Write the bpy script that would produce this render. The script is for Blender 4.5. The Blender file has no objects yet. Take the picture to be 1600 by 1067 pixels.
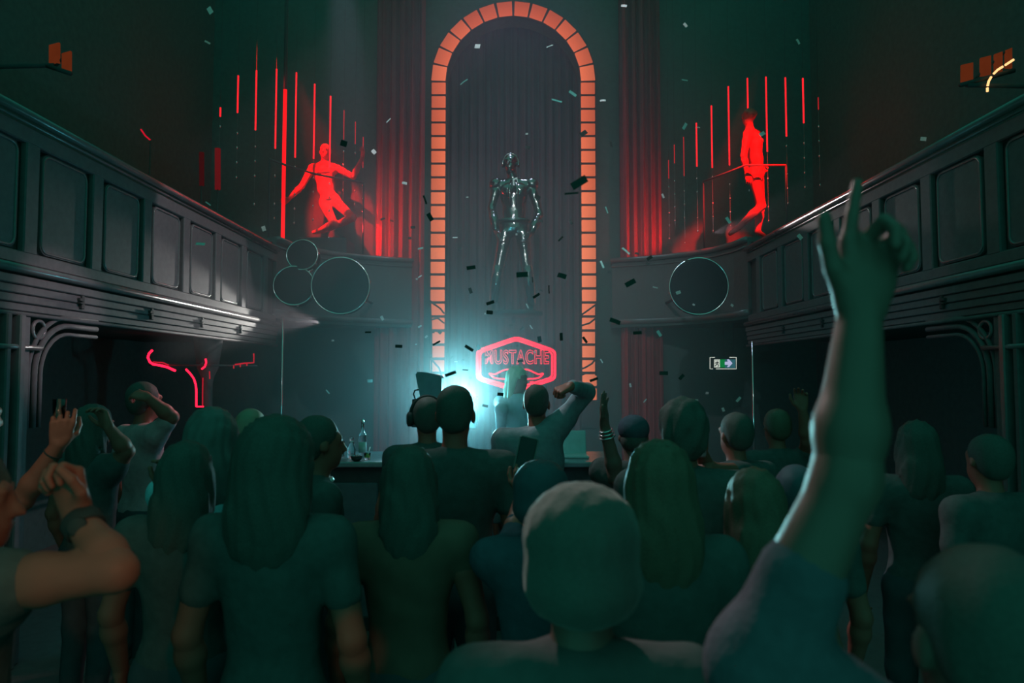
import bpy, math, random
import numpy as np
from mathutils import Vector, Matrix

random.seed(7)
rng = np.random.default_rng(7)
SC = bpy.context.scene
COL = SC.collection
PI = math.pi

# ------------------------------------------------------------------ camera
EYE = 1.85
FPX = 1067.0
PITCH = math.atan(52.5 / FPX)
cam_data = bpy.data.cameras.new('camera')
cam_data.sensor_width = 36.0
cam_data.lens = 24.0
cam_data.clip_start = 0.02
cam_data.clip_end = 100
cam_data.dof.use_dof = True
cam_data.dof.focus_distance = 8.0
cam_data.dof.aperture_fstop = 3.2
cam = bpy.data.objects.new('camera', cam_data)
cam.location = (0, 0, EYE)
cam.rotation_euler = (PI / 2 + PITCH, 0, 0)
COL.objects.link(cam)
SC.camera = cam

# ------------------------------------------------------------------ view and world (teal fill light added to lift and tint the blacks)
SC.view_settings.view_transform = 'Standard'
SC.view_settings.look = 'None'
SC.view_settings.exposure = 0.0
SC.view_settings.gamma = 1.0
SC.view_settings.use_curve_mapping = False
SC.cycles.max_bounces = 8
SC.cycles.diffuse_bounces = 2
SC.cycles.glossy_bounces = 2
SC.cycles.transmission_bounces = 8
SC.cycles.transparent_max_bounces = 12
SC.cycles.volume_bounces = 0
SC.cycles.volume_step_rate = 2.0
SC.cycles.volume_max_steps = 64
SC.cycles.sample_clamp_indirect = 3.0
SC.cycles.use_denoising = True
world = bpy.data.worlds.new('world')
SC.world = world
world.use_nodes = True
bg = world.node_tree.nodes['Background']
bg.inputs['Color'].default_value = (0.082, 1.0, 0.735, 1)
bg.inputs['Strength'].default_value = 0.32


def at(px, py, Y):
    """World point that the photograph shows at pixel px, py when it stands Y metres into the room."""
    cx = (px - 800.0) / FPX
    cy = -(py - 533.5) / FPX
    c, s = math.cos(PITCH), math.sin(PITCH)
    dy = c - s * cy
    dz = s + c * cy
    k = Y / dy
    return Vector((cx * k, Y, EYE + dz * k))


def lamp(name, kind, loc, energy, color, size=0.05, target=None, angle=None, blend=0.3):
    d = bpy.data.lights.new(name, kind)
    d.energy = energy
    d.color = color
    if kind in ('POINT', 'SPOT'):
        d.shadow_soft_size = size
    if kind == 'SPOT':
        d.spot_size = math.radians(angle)
        d.spot_blend = blend
    if kind == 'AREA':
        d.size = size
    o = bpy.data.objects.new(name, d)
    o.location = loc
    if target is not None:
        o.rotation_euler = (Vector(target) - Vector(loc)).to_track_quat('-Z', 'Y').to_euler()
    COL.objects.link(o)
    return o


# ------------------------------------------------------------------ stage and house lamps, with an added fill spot for the confetti
BACK = at(722, 628, 6.4)
lamp('backlight_wide', 'SPOT', BACK, 330, (0.36, 0.95, 1.0), 0.05, BACK + Vector((0.1, -4.0, 0.7)), 80, 0.6)
lamp('backlight_glow', 'POINT', BACK + Vector((0, -0.14, 0.02)), 46, (0.11, 0.82, 1.0), 0.06)
lamp('backlight_beam', 'SPOT', BACK, 420, (0.62, 0.92, 1.0), 0.03, at(470, 795, 4.0), 11, 0.5)
lamp('top_beam', 'SPOT', at(520, -260, 9.6), 1500, (0.70, 0.78, 1.0), 0.05, at(560, 400, 9.4), 12, 0.9)
lamp('wash_left', 'SPOT', (1.6, 4.9, 6.9), 600, (1.0, 0.76, 0.86), 0.04, at(318, 445, 7.2), 20, 0.15)
lamp('wash_near', 'SPOT', (1.2, 3.6, 4.9), 420, (1.0, 0.70, 0.82), 0.04, at(105, 515, 4.8), 13, 0.6)
lamp('rim_side', 'SPOT', (-2.3, 5.3, 4.9), 420, (1.0, 0.84, 0.84), 0.04, (0.36, 0.85, 2.02), 6.2, 0.3)
lamp('rim_stage', 'SPOT', (-1.9, 5.55, 5.1), 330, (0.86, 0.95, 1.0), 0.04, (0.40, 3.5, 1.6), 26, 0.5)
lamp('wash_right', 'SPOT', (-1.4, 4.9, 6.9), 70, (1.0, 0.60, 0.68), 0.04, at(1400, 430, 5.8), 18, 0.4)
lamp('gallery_spot_left', 'SPOT', (-2.72, 9.70, 2.60), 260, (1.0, 0.96, 0.92), 0.02, (-3.22, 6.6, 2.50), 22, 0.6)
lamp('gallery_spot_right', 'SPOT', (2.85, 9.60, 3.86), 90, (1.0, 0.85, 0.85), 0.02, (3.2, 5.7, 3.5), 14, 0.5)
lamp('rim_white', 'SPOT', (-1.5, 5.6, 5.15), 800, (1.0, 0.88, 0.86), 0.05, (0.10, 1.2, 1.66), 5.5, 0.6)
lamp('haze_wash', 'SPOT', (0.0, 10.2, 9.2), 230, (0.60, 0.68, 1.0), 0.3, (0.0, 9.4, 1.0), 84, 1.0)
lamp('confetti_fill', 'SPOT', (0.0, 1.9, 6.6), 560, (0.86, 0.88, 1.0), 0.05, (0.0, 7.2, 4.1), 50, 0.7)  # unseen spot added to brighten the white confetti and haze
lamp('red_left', 'SPOT', (-4.1, 8.2, 7.9), 7500, (1.0, 0.002, 0.004), 0.06, at(508, 292, 10.7), 16, 0.5)
lamp('red_left_wash', 'SPOT', (-2.35, 10.45, 4.1), 42, (1.0, 0.02, 0.03), 0.08, (-1.85, 11.0, 4.3), 130, 0.6)
lamp('red_right', 'SPOT', (3.55, 6.4, 7.2), 7000, (1.0, 0.002, 0.004), 0.06, at(1175, 268, 9.55), 17, 0.5)
lamp('red_right_wash', 'SPOT', (2.5, 10.45, 3.9), 30, (1.0, 0.02, 0.03), 0.08, (2.0, 11.0, 4.4), 110, 0.6)
lamp('warm_left', 'SPOT', (-0.15, 0.45, 2.05), 9, (1.0, 0.33, 0.13), 0.05, at(100, 850, 1.42), 26, 0.5)
lamp('warm_left_far', 'SPOT', (-1.6, 1.3, 3.0), 26, (1.0, 0.36, 0.20), 0.05, at(75, 715, 2.8), 16, 0.5)
lamp('pink_under_balcony', 'SPOT', (-1.75, 5.2, 2.2), 26, (1.0, 0.38, 0.45), 0.05, (-2.35, 4.35, 1.35), 46, 0.5)
lamp('warm_low', 'SPOT', (-0.2, 0.5, 1.9), 6, (1.0, 0.30, 0.14), 0.02, at(556, 1000, 2.0), 5, 0.3)

# ------------------------------------------------------------------ materials
MATS = {}


def mat(name, color, rough=0.7, spec=0.0, metal=0.0, var=0.25, scale=14.0, bump=0.0, emit=None, estr=0.0,
        trans=0.0, alpha=None, sheen=0.0):
    if name in MATS:
        return MATS[name]
    m = bpy.data.materials.new(name)
    m.use_nodes = True
    nt = m.node_tree
    b = nt.nodes['Principled BSDF']
    tc = nt.nodes.new('ShaderNodeTexCoord')
    nz = nt.nodes.new('ShaderNodeTexNoise')
    nz.inputs['Scale'].default_value = scale
    nz.inputs['Detail'].default_value = 3
    nt.links.new(tc.outputs['Object'], nz.inputs['Vector'])
    mr = nt.nodes.new('ShaderNodeMapRange')
    mr.inputs['To Min'].default_value = 1 - var
    mr.inputs['To Max'].default_value = 1 + var
    nt.links.new(nz.outputs['Fac'], mr.inputs['Value'])
    mx = nt.nodes.new('ShaderNodeVectorMath')
    mx.operation = 'SCALE'
    mx.inputs[0].default_value = color
    nt.links.new(mr.outputs['Result'], mx.inputs['Scale'])
    nt.links.new(mx.outputs['Vector'], b.inputs['Base Color'])
    b.inputs['Roughness'].default_value = rough
    b.inputs['Specular IOR Level'].default_value = spec
    b.inputs['Metallic'].default_value = metal
    b.inputs['Transmission Weight'].default_value = trans
    if sheen:
        b.inputs['Sheen Weight'].default_value = sheen
    if emit:
        b.inputs['Emission Color'].default_value = (*emit, 1)
        b.inputs['Emission Strength'].default_value = estr
    if bump:
        bp = nt.nodes.new('ShaderNodeBump')
        bp.inputs['Strength'].default_value = bump
        bp.inputs['Distance'].default_value = 0.01
        nt.links.new(nz.outputs['Fac'], bp.inputs['Height'])
        nt.links.new(bp.outputs['Normal'], b.inputs['Normal'])
    MATS[name] = m
    return m


def emitter(name, color, strength):
    if name in MATS:
        return MATS[name]
    m = bpy.data.materials.new(name)
    m.use_nodes = True
    nt = m.node_tree
    nt.nodes.clear()
    e = nt.nodes.new('ShaderNodeEmission')
    o = nt.nodes.new('ShaderNodeOutputMaterial')
    tc = nt.nodes.new('ShaderNodeTexCoord')
    nz = nt.nodes.new('ShaderNodeTexNoise')
    nz.inputs['Scale'].default_value = 9
    mr = nt.nodes.new('ShaderNodeMapRange')
    mr.inputs['To Min'].default_value = strength * 0.8
    mr.inputs['To Max'].default_value = strength * 1.2
    nt.links.new(tc.outputs['Object'], nz.inputs['Vector'])
    nt.links.new(nz.outputs['Fac'], mr.inputs['Value'])
    nt.links.new(mr.outputs['Result'], e.inputs['Strength'])
    e.inputs['Color'].default_value = (*color, 1)
    nt.links.new(e.outputs['Emission'], o.inputs['Surface'])
    MATS[name] = m
    return m


DK = 0.105
M_floor = mat('floor_dark', (DK, DK, DK), 0.6, 0.1)
M_wall = mat('plaster_dark', (0.075, 0.12, 0.115), 0.9, bump=0.2)
M_wood = mat('painted_panel', (0.125, 0.115, 0.12), 0.65, 0.15, scale=22)
M_groove = mat('groove_dark', (0.08, 0.08, 0.08), 0.8)
M_trim = mat('satin_trim', (0.14, 0.13, 0.135), 0.26, 0.7)
M_black = mat('black_paint', (0.075, 0.075, 0.078), 0.7, 0.05)
M_chrome = mat('chrome', (0.75, 0.75, 0.78), 0.18, 0.5, 1.0, var=0.05)
M_drum = mat('drum_skin', (0.03, 0.035, 0.04), 0.75, 0.0)
M_cloth = mat('dark_cloth', (0.10, 0.098, 0.10), 0.9, bump=0.3, scale=30)
M_cloth2 = mat('navy_cloth', (0.075, 0.09, 0.12), 0.9, bump=0.3, scale=30)
M_cloth3 = mat('grey_cloth', (0.22, 0.24, 0.28), 0.5, 0.3, bump=0.3, scale=30)
M_pink = mat('pale_pink_cloth', (0.50, 0.30, 0.32), 0.9, bump=0.3, scale=30)
M_blue = mat('pale_blue_cloth', (0.35, 0.55, 0.65), 0.85, bump=0.5, scale=40)
M_denim = mat('dark_trousers', (0.08, 0.085, 0.10), 0.9)
M_hair = mat('dark_hair', (0.095, 0.09, 0.085), 0.6, 0.08, scale=160, bump=0.15)
M_hair2 = mat('brown_hair', (0.15, 0.10, 0.075), 0.55, 0.2, scale=160, bump=0.15)
M_blond = mat('blond_hair', (0.62, 0.52, 0.36), 0.5, 0.3, scale=160, bump=0.15)
M_skin = mat('skin', (0.34, 0.10, 0.075), 0.5, 0.2, scale=30, var=0.08, bump=0.05)
M_skin_dark = mat('skin_deep', (0.19, 0.10, 0.085), 0.45, 0.35, scale=30, var=0.08, bump=0.05)
M_skin_redlit = mat('skin_red_light', (0.75, 0.045, 0.04), 0.5, 0.1, scale=30, var=0.05)  # red lamp light is put into the dancers' skin colour
M_silver = mat('metallic_costume', (0.26, 0.24, 0.24), 0.16, 0.6, 1.0, var=0.3, scale=16, bump=1.0)
M_rubber = mat('black_rubber', (0.05, 0.05, 0.052), 0.6, 0.1)
M_shoe = mat('black_shoe', (0.06, 0.06, 0.06), 0.5, 0.1)
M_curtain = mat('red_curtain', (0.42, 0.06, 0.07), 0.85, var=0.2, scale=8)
M_drape = mat('dark_drape', (0.13, 0.10, 0.115), 0.9, var=0.2, scale=6)
M_glass = mat('clear_glass', (0.95, 0.97, 1.0), 0.04, 0.5, 0.0, var=0.02, trans=1.0)
M_white = mat('white_plastic', (0.8, 0.8, 0.8), 0.5, 0.3)
M_lemon = mat('lemon', (0.75, 0.68, 0.15), 0.6, 0.2)
E_red = emitter('red_neon', (1.0, 0.006, 0.03), 4.2)
E_red_soft = emitter('red_neon_soft', (1.0, 0.01, 0.04), 0.55)
E_rod = emitter('red_rod', (1.0, 0.012, 0.02), 1.6)
E_pole = emitter('pole_red_glow', (1.0, 0.003, 0.006), 1.4)
E_warm = emitter('warm_filament', (1.0, 0.52, 0.20), 1.6)
E_amber = emitter('amber_glow', (0.55, 0.10, 0.03), 0.18)
E_lens = emitter('lamp_lens', (0.4, 0.95, 1.0), 8.0)
E_green = emitter('exit_green', (0.0, 0.28, 0.06), 0.7)
E_exitwhite = emitter('exit_white', (0.75, 0.80, 0.72), 0.8)
E_exitblue = emitter('exit_blue', (0.05, 0.22, 0.28), 0.5)
E_exitarrow = emitter('exit_arrow', (0.62, 0.62, 0.95), 0.8)


# ------------------------------------------------------------------ mesh helpers
def raw_mesh(name, V, F, smooth=True, quads=None):
    me = bpy.data.meshes.new(name)
    if quads is not None:
        V = np.asarray(V, dtype=np.float32)
        quads = np.asarray(quads, dtype=np.int32)
        n = len(quads)
        me.vertices.add(len(V))
        me.vertices.foreach_set('co', V.ravel())
        me.loops.add(4 * n)
        me.loops.foreach_set('vertex_index', quads.ravel())
        me.polygons.add(n)
        me.polygons.foreach_set('loop_start', np.arange(0, 4 * n, 4, dtype=np.int32))
        me.update(calc_edges=True)
    else:
        me.from_pydata([tuple(v) for v in V], [], F)
        me.update()
    if smooth and len(me.polygons):
        me.polygons.foreach_set('use_smooth', [True] * len(me.polygons))
    return me


def link(name, me, m=None, parent=None, loc=(0, 0, 0), rot=None):
    if m is not None and me is not None and len(me.materials) == 0:
        me.materials.append(m)
    o = bpy.data.objects.new(name, me)
    o.location = loc
    if rot is not None:
        o.rotation_euler = rot
    if parent is not None:
        o.parent = parent
    COL.objects.link(o)
    return o


def tag(o, label, cat, group=None):
    o['label'] = label
    o['category'] = cat
    if group:
        o['group'] = group
    return o


def empty(name, loc, label=None, cat=None, group=None, rot=None):
    o = link(name, None, None, None, loc, rot)
    o.empty_display_size = 0.1
    if label:
        tag(o, label, cat, group)
    return o


def structure(o):
    o['kind'] = 'structure'
    return o


class MB:
    def __init__(self):
        self.V, self.F = [], []

    def add(self, V, F):
        n = len(self.V)
        self.V += [Vector(v) for v in V]
        self.F += [tuple(i + n for i in f) for f in F]
        return self

    def box(self, c, s, bevel=0.0, R=None):
        hx, hy, hz = s[0] / 2, s[1] / 2, s[2] / 2
        b = min(bevel, hx * .9, hy * .9, hz * .9)
        if b <= 0:
            V = [(x, y, z) for x in (-hx, hx) for y in (-hy, hy) for z in (-hz, hz)]
            F = [(0, 1, 3, 2), (4, 6, 7, 5), (0, 4, 5, 1), (2, 3, 7, 6), (0, 2, 6, 4), (1, 5, 7, 3)]
        else:
            V, idx = [], {}
            for sx in (-1, 1):
                for sy in (-1, 1):
                    for sz in (-1, 1):
                        for ax in range(3):
                            p = [sx * (hx - b), sy * (hy - b), sz * (hz - b)]
                            p[ax] += (sx, sy, sz)[ax] * b
                            idx[(sx, sy, sz, ax)] = len(V)
                            V.append(tuple(p))
            F = []
            for sx in (-1, 1):
                for sy in (-1, 1):
                    for sz in (-1, 1):
                        F.append((idx[(sx, sy, sz, 0)], idx[(sx, sy, sz, 1)], idx[(sx, sy, sz, 2)]))
            for ax in range(3):
                o1, o2 = [(1, 2), (0, 2), (0, 1)][ax]
                for s0 in (-1, 1):
                    q = []
                    for a, bb in ((-1, -1), (1, -1), (1, 1), (-1, 1)):
                        k = [0, 0, 0]
                        k[ax], k[o1], k[o2] = s0, a, bb
                        q.append(idx[(k[0], k[1], k[2], ax)])
                    F.append(tuple(q))
                for a in (-1, 1):
                    for bb in (-1, 1):
                        q = []
                        for e, axx in ((-1, o1), (-1, o2), (1, o2), (1, o1)):
                            k = [0, 0, 0]
                            k[ax], k[o1], k[o2] = e, a, bb
                            q.append(idx[(k[0], k[1], k[2], axx)])
                        F.append(tuple(q))
        c = Vector(c)
        V = [c + ((R @ Vector(v)) if R is not None else Vector(v)) for v in V]
        return self.add(V, F)

    def tube(self, pts, r, n=8, closed=False, caps=True):
        pts = [Vector(p) for p in pts]
        m = len(pts)
        rr = r if isinstance(r, (list, tuple)) else [r] * m
        V, F = [], []
        prev = None
        for i, p in enumerate(pts):
            a = pts[(i - 1) % m] if (closed or i > 0) else p
            b = pts[(i + 1) % m] if (closed or i < m - 1) else p
            t = (b - a).normalized()
            if prev is None:
                u = t.cross(Vector((0, 0, 1)))
                if u.length < 1e-3:
                    u = t.cross(Vector((0, 1, 0)))
            else:
                u = prev - t * prev.dot(t)
                if u.length < 1e-6:
                    u = t.orthogonal()
            u.normalize()
            prev = u
            w = t.cross(u)
            for j in range(n):
                q = 2 * PI * j / n
                V.append(p + (u * math.cos(q) + w * math.sin(q)) * rr[i])
        for i in range(m if closed else m - 1):
            for j in range(n):
                a0, a1 = i * n + j, i * n + (j + 1) % n
                b0, b1 = ((i + 1) % m) * n + j, ((i + 1) % m) * n + (j + 1) % n
                F.append((a0, a1, b1, b0))
        if caps and not closed:
            F.append(tuple(reversed(range(n))))
            F.append(tuple(range((m - 1) * n, m * n)))
        return self.add(V, F)

    def lathe(self, prof, c=(0, 0, 0), n=24, axis=(0, 0, 1)):
        """prof: list of (radius, height) from bottom to top along axis."""
        ax = Vector(axis).normalized()
        u = ax.orthogonal().normalized()
        w = ax.cross(u)
        c = Vector(c)
        V, F = [], []
        for r, h in prof:
            for j in range(n):
                q = 2 * PI * j / n
                V.append(c + ax * h + (u * math.cos(q) + w * math.sin(q)) * max(r, 1e-5))
        for i in range(len(prof) - 1):
            for j in range(n):
                F.append((i * n + j, i * n + (j + 1) % n, (i + 1) * n + (j + 1) % n, (i + 1) * n + j))
        F.append(tuple(reversed(range(n))))
        F.append(tuple(range((len(prof) - 1) * n, len(prof) * n)))
        return self.add(V, F)

    def prism(self, poly, vec):
        """poly: list of 3-D points of a planar outline, pushed along vec."""
        poly = [Vector(p) for p in poly]
        n = len(poly)
        vec = Vector(vec)
        V = poly + [p + vec for p in poly]
        F = [tuple(reversed(range(n))), tuple(range(n, 2 * n))]
        F += [(i, (i + 1) % n, n + (i + 1) % n, n + i) for i in range(n)]
        return self.add(V, F)

    def sweep(self, path, prof, closed=False, caps=True):
        """prof: list of (out, z); path: list of (x, y, nx, ny) with the outward normal in the plan."""
        V, F = [], []
        m, n = len(path), len(prof)
        for (x, y, nx, ny) in path:
            for (o, z) in prof:
                V.append((x + nx * o, y + ny * o, z))
        for i in range(m - 1):
            for j in range(n):
                a0, a1 = i * n + j, i * n + (j + 1) % n
                F.append((a0, a1, a1 + n, a0 + n))
        F.append(tuple(reversed(range(n))))
        F.append(tuple(range((m - 1) * n, m * n)))
        return self.add(V, F)

    def mesh(self, name, smooth=False):
        return raw_mesh(name, self.V, self.F, smooth)

    def build(self, name, m, parent=None, smooth=False, loc=(0, 0, 0), rot=None):
        return link(name, self.mesh(name, smooth), m, parent, loc, rot)


def local(o, p):
    return Vector(p) - Vector(o.location)


def rounded_rect(cx, cy, w, h, r, n=5):
    out = []
    for (sx, sy, a0) in ((1, 1, 0), (-1, 1, 90), (-1, -1, 180), (1, -1, 270)):
        for i in range(n + 1):
            a = math.radians(a0 + 90 * i / n)
            out.append((cx + sx * (w / 2 - r) + r * math.cos(a), cy + sy * (h / 2 - r) + r * math.sin(a)))
    return out


# ------------------------------------------------------------------ continuous bodies: smooth union of round cones and ellipsoids, meshed by surface nets
def cap(a, b, r1, r2=None, k=0.02):
    return ('cap', np.array(a, float), np.array(b, float), float(r1), float(r1 if r2 is None else r2), k)


def ell(c, r, R=None, k=0.02):
    return ('ell', np.array(c, float), np.array(r, float), None if R is None else np.array(R, float), 0, k)


def sub(c, r, R=None):
    return ('sub', np.array(c, float), np.array(r, float), None if R is None else np.array(R, float), 0, 0)


def sdf(prims, vox, rough=0.0, freq=60.0):
    los, his = [], []
    for p in prims:
        if p[0] == 'cap':
            r = max(p[3], p[4])
            los.append(np.minimum(p[1], p[2]) - r)
            his.append(np.maximum(p[1], p[2]) + r)
        elif p[0] == 'ell':
            r = p[2] if p[3] is None else np.full(3, p[2].max())
            los.append(p[1] - r)
            his.append(p[1] + r)
    lo = np.min(los, 0) - 3 * vox - rough
    hi = np.max(his, 0) + 3 * vox + rough
    n = np.ceil((hi - lo) / vox).astype(int) + 1
    F = np.full(n, 1.0, dtype=np.float32)
    ax = [lo[i] + vox * np.arange(n[i]) for i in range(3)]
    for p in prims:
        k = max(p[5], 1e-4)
        if p[0] == 'cap':
            r = max(p[3], p[4])
            blo, bhi = np.minimum(p[1], p[2]) - r, np.maximum(p[1], p[2]) + r
        else:
            r = p[2] if p[3] is None else np.full(3, p[2].max())
            blo, bhi = p[1] - r, p[1] + r
        m = k + 2.5 * vox + rough
        i0 = np.clip(np.floor((blo - m - lo) / vox).astype(int), 0, n - 1)
        i1 = np.clip(np.ceil((bhi + m - lo) / vox).astype(int) + 1, 1, n)
        X, Y, Z = np.meshgrid(ax[0][i0[0]:i1[0]], ax[1][i0[1]:i1[1]], ax[2][i0[2]:i1[2]], indexing='ij', sparse=True)
        if p[0] == 'cap':
            a, b = p[1], p[2]
            d = b - a
            L = max(float(d @ d), 1e-9)
            t = np.clip(((X - a[0]) * d[0] + (Y - a[1]) * d[1] + (Z - a[2]) * d[2]) / L, 0, 1)
            D = np.sqrt((X - a[0] - t * d[0]) ** 2 + (Y - a[1] - t * d[1]) ** 2 + (Z - a[2] - t * d[2]) ** 2) - (p[3] + (p[4] - p[3]) * t)
        else:
            c, r = p[1], p[2]
            x, y, z = X - c[0], Y - c[1], Z - c[2]
            if p[3] is not None:
                R = p[3]
                x, y, z = (R[0, 0] * x + R[1, 0] * y + R[2, 0] * z, R[0, 1] * x + R[1, 1] * y + R[2, 1] * z,
                           R[0, 2] * x + R[1, 2] * y + R[2, 2] * z)
            k0 = np.sqrt((x / r[0]) ** 2 + (y / r[1]) ** 2 + (z / r[2]) ** 2)
            k1 = np.sqrt((x / r[0] ** 2) ** 2 + (y / r[1] ** 2) ** 2 + (z / r[2] ** 2) ** 2) + 1e-6
            D = k0 * (k0 - 1) / k1
        S = F[i0[0]:i1[0], i0[1]:i1[1], i0[2]:i1[2]]
        if p[0] == 'sub':
            F[i0[0]:i1[0], i0[1]:i1[1], i0[2]:i1[2]] = np.maximum(S, -D)
        else:
            h = np.clip(0.5 + 0.5 * (S - D) / k, 0, 1)
            F[i0[0]:i1[0], i0[1]:i1[1], i0[2]:i1[2]] = S + (D - S) * h - k * h * (1 - h)
    if rough:
        X, Y, Z = np.meshgrid(*ax, indexing='ij', sparse=True)
        F = F + rough * (np.sin(X * freq + 2.1 * np.sin(Z * 17)) * np.sin(Y * freq + 1.7 * np.sin(Z * 13 + 1)) +
                         0.5 * np.sin(X * freq * 2.3 + Z * 11) * np.sin(Y * freq * 2.1 + 3)).astype(np.float32)
    return nets(F, lo, vox)


def nets(F, lo, vox):
    s = F < 0
    n = np.array(F.shape) - 1
    cnt = np.zeros(n, np.float32)
    acc = np.zeros((*n, 3), np.float32)
    for axis in range(3):
        o1, o2 = [(1, 2), (0, 2), (0, 1)][axis]
        for a in (0, 1):
            for b in (0, 1):
                sl0 = [slice(0, n[i]) for i in range(3)]
                sl0[o1] = slice(a, a + n[o1])
                sl0[o2] = slice(b, b + n[o2])
                sl1 = list(sl0)
                sl1[axis] = slice(1, 1 + n[axis])
                f0, f1 = F[tuple(sl0)], F[tuple(sl1)]
                c = s[tuple(sl0)] != s[tuple(sl1)]
                t = np.where(c, f0 / np.where(c, f0 - f1, 1), 0)
                cnt += c
                acc[..., axis] += t
                acc[..., o1] += c * a
                acc[..., o2] += c * b
    used = cnt > 0
    ids = np.full(n, -1, np.int64)
    ids[used] = np.arange(used.sum())
    base = np.argwhere(used)
    V = lo + vox * (base + acc[used] / cnt[used][:, None])
    Q = []
    for axis in range(3):
        o1, o2 = [(1, 2), (2, 0), (0, 1)][axis]
        sl0 = [slice(0, F.shape[i]) for i in range(3)]
        sl1 = list(sl0)
        sl0[axis] = slice(0, n[axis])
        sl1[axis] = slice(1, 1 + n[axis])
        A, B = s[tuple(sl0)], s[tuple(sl1)]
        e = np.argwhere(A != B)
        e = e[(e[:, o1] > 0) & (e[:, o2] > 0) & (e[:, o1] < n[o1]) & (e[:, o2] < n[o2])]
        if not len(e):
            continue
        flip = ~A[tuple(e.T)]

        def g(d1, d2):
            q = e.copy()
            q[:, o1] -= d1
            q[:, o2] -= d2
            return ids[tuple(q.T)]
        q = np.stack([g(1, 1), g(0, 1), g(0, 0), g(1, 0)], 1)
        q[flip] = q[flip][:, ::-1]
        Q.append(q)
    return V, np.concatenate(Q)


def join(parts):
    Vs, Qs, n = [], [], 0
    for V, Q in parts:
        Vs.append(V)
        Qs.append(Q + n)
        n += len(V)
    return np.concatenate(Vs), np.concatenate(Qs)


def sdf_obj(name, parts, m, parent=None, loc=(0, 0, 0)):
    V, Q = join(parts)
    V = V - np.array(loc)[None]
    return link(name, raw_mesh(name, V, None, True, Q), m, parent, loc if parent is None else (0, 0, 0))


# ------------------------------------------------------------------ hands
def hand(w, f, n, thumb, curls=(0.3, 0.3, 0.35, 0.4), thumb_curl=0.3, s=1.0, spread=0.05):
    """w wrist, f finger direction, n the way the palm faces, thumb +1/-1 (side of cross(f, n)); curls of index..little finger."""
    w = Vector(w)
    f = Vector(f).normalized()
    n = Vector(n)
    n = (n - f * n.dot(f)).normalized()
    t = f.cross(n) * thumb
    P = []
    offs = (0.034, 0.0115, -0.0115, -0.033)
    lens = (0.074, 0.083, 0.076, 0.060)
    palm = (0.090, 0.093, 0.089, 0.081)
    for i in range(4):
        kn = w + f * palm[i] * s + t * offs[i] * s
        P.append(cap(w + t * offs[i] * 0.55 * s + f * 0.012 * s, kn, 0.0165 * s, 0.0125 * s, 0.012))
        d = (f + t * (offs[i] / 0.03) * spread).normalized()
        ang = 0.0
        p = kn
        for j, (fr, mx) in enumerate(((0.46, 72), (0.30, 98), (0.24, 62))):
            ang += math.radians(mx) * curls[i]
            dd = d * math.cos(ang) + n * math.sin(ang)
            q = p + dd * lens[i] * fr * s
            P.append(cap(p, q, (0.0096 - 0.0009 * j) * s, (0.0090 - 0.0009 * j) * s, 0.002))
            p = q
    P.append(ell(w + f * 0.045 * s + n * 0.004 * s, (0.036 * s, 0.042 * s, 0.017 * s),
                 np.array([list(t), list(f), list(n)]).T, 0.012))
    b = w + f * 0.022 * s + t * 0.022 * s
    d = (t * 0.75 + f * 0.62 + n * (0.15 + 0.5 * thumb_curl)).normalized()
    p = b + d * 0.042 * s
    P.append(cap(b, p, 0.0165 * s, 0.0125 * s, 0.012))
    for j in range(2):
        d = (d + (f * 0.55 - t * 0.45 * thumb_curl * 2 + n * 0.35 * thumb_curl)).normalized()
        q = p + d * (0.034 - 0.004 * j) * s
        P.append(cap(p, q, (0.0115 - 0.001 * j) * s, (0.0105 - 0.0015 * j) * s, 0.004))
        p = q
    return P


def frame(fwd, up):
    u = Vector(up).normalized()
    f = Vector(fwd)
    f = (f - u * f.dot(u)).normalized()
    r = f.cross(u)
    return r, f, u


def head_prims(c, fwd, up=(0, 0, 1), s=1.0):
    """c: centre of the head."""
    r, f, u = frame(fwd, up)
    c = Vector(c)
    R = np.array([list(r), list(f), list(u)]).T

    def L(x, y, z):
        return c + (r * x + f * y + u * z) * s
    P = [ell(L(0, -.012, .028), np.array((.074, .094, .086)) * s, R, .02),
         ell(L(0, .03, -.045), np.array((.055, .062, .068)) * s, R, .03),
         ell(L(0, .062, -.085), np.array((.024, .022, .022)) * s, R, .02),
         cap(L(0, .088, .012), L(0, .108, -.028), .009 * s, .014 * s, .012),
         cap(L(-.022, .088, -.056), L(.022, .088, -.056), .008 * s, .008 * s, .006),
         cap(L(-.04, .078, .03), L(.04, .078, .03), .012 * s, .012 * s, .015)]
    for sd in (-1, 1):
        P.append(sub(L(.032 * sd, .096, .010), np.array((.017, .016, .012)) * s, R))
        P.append(ell(L(.031 * sd, .074, .010), np.array((.013, .013, .012)) * s, R, .001))
        P.append(ell(L(.078 * sd, -.004, -.008), np.array((.010, .022, .034)) * s, R, .008))
    return P


def limb(a, b, r1, r2, bulge=0.0):
    a, b = Vector(a), Vector(b)
    m = a.lerp(b, 0.35)
    return [cap(a, m, r1, r1 + bulge, .02), cap(m, b, r1 + bulge, r2, .02)]


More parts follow.
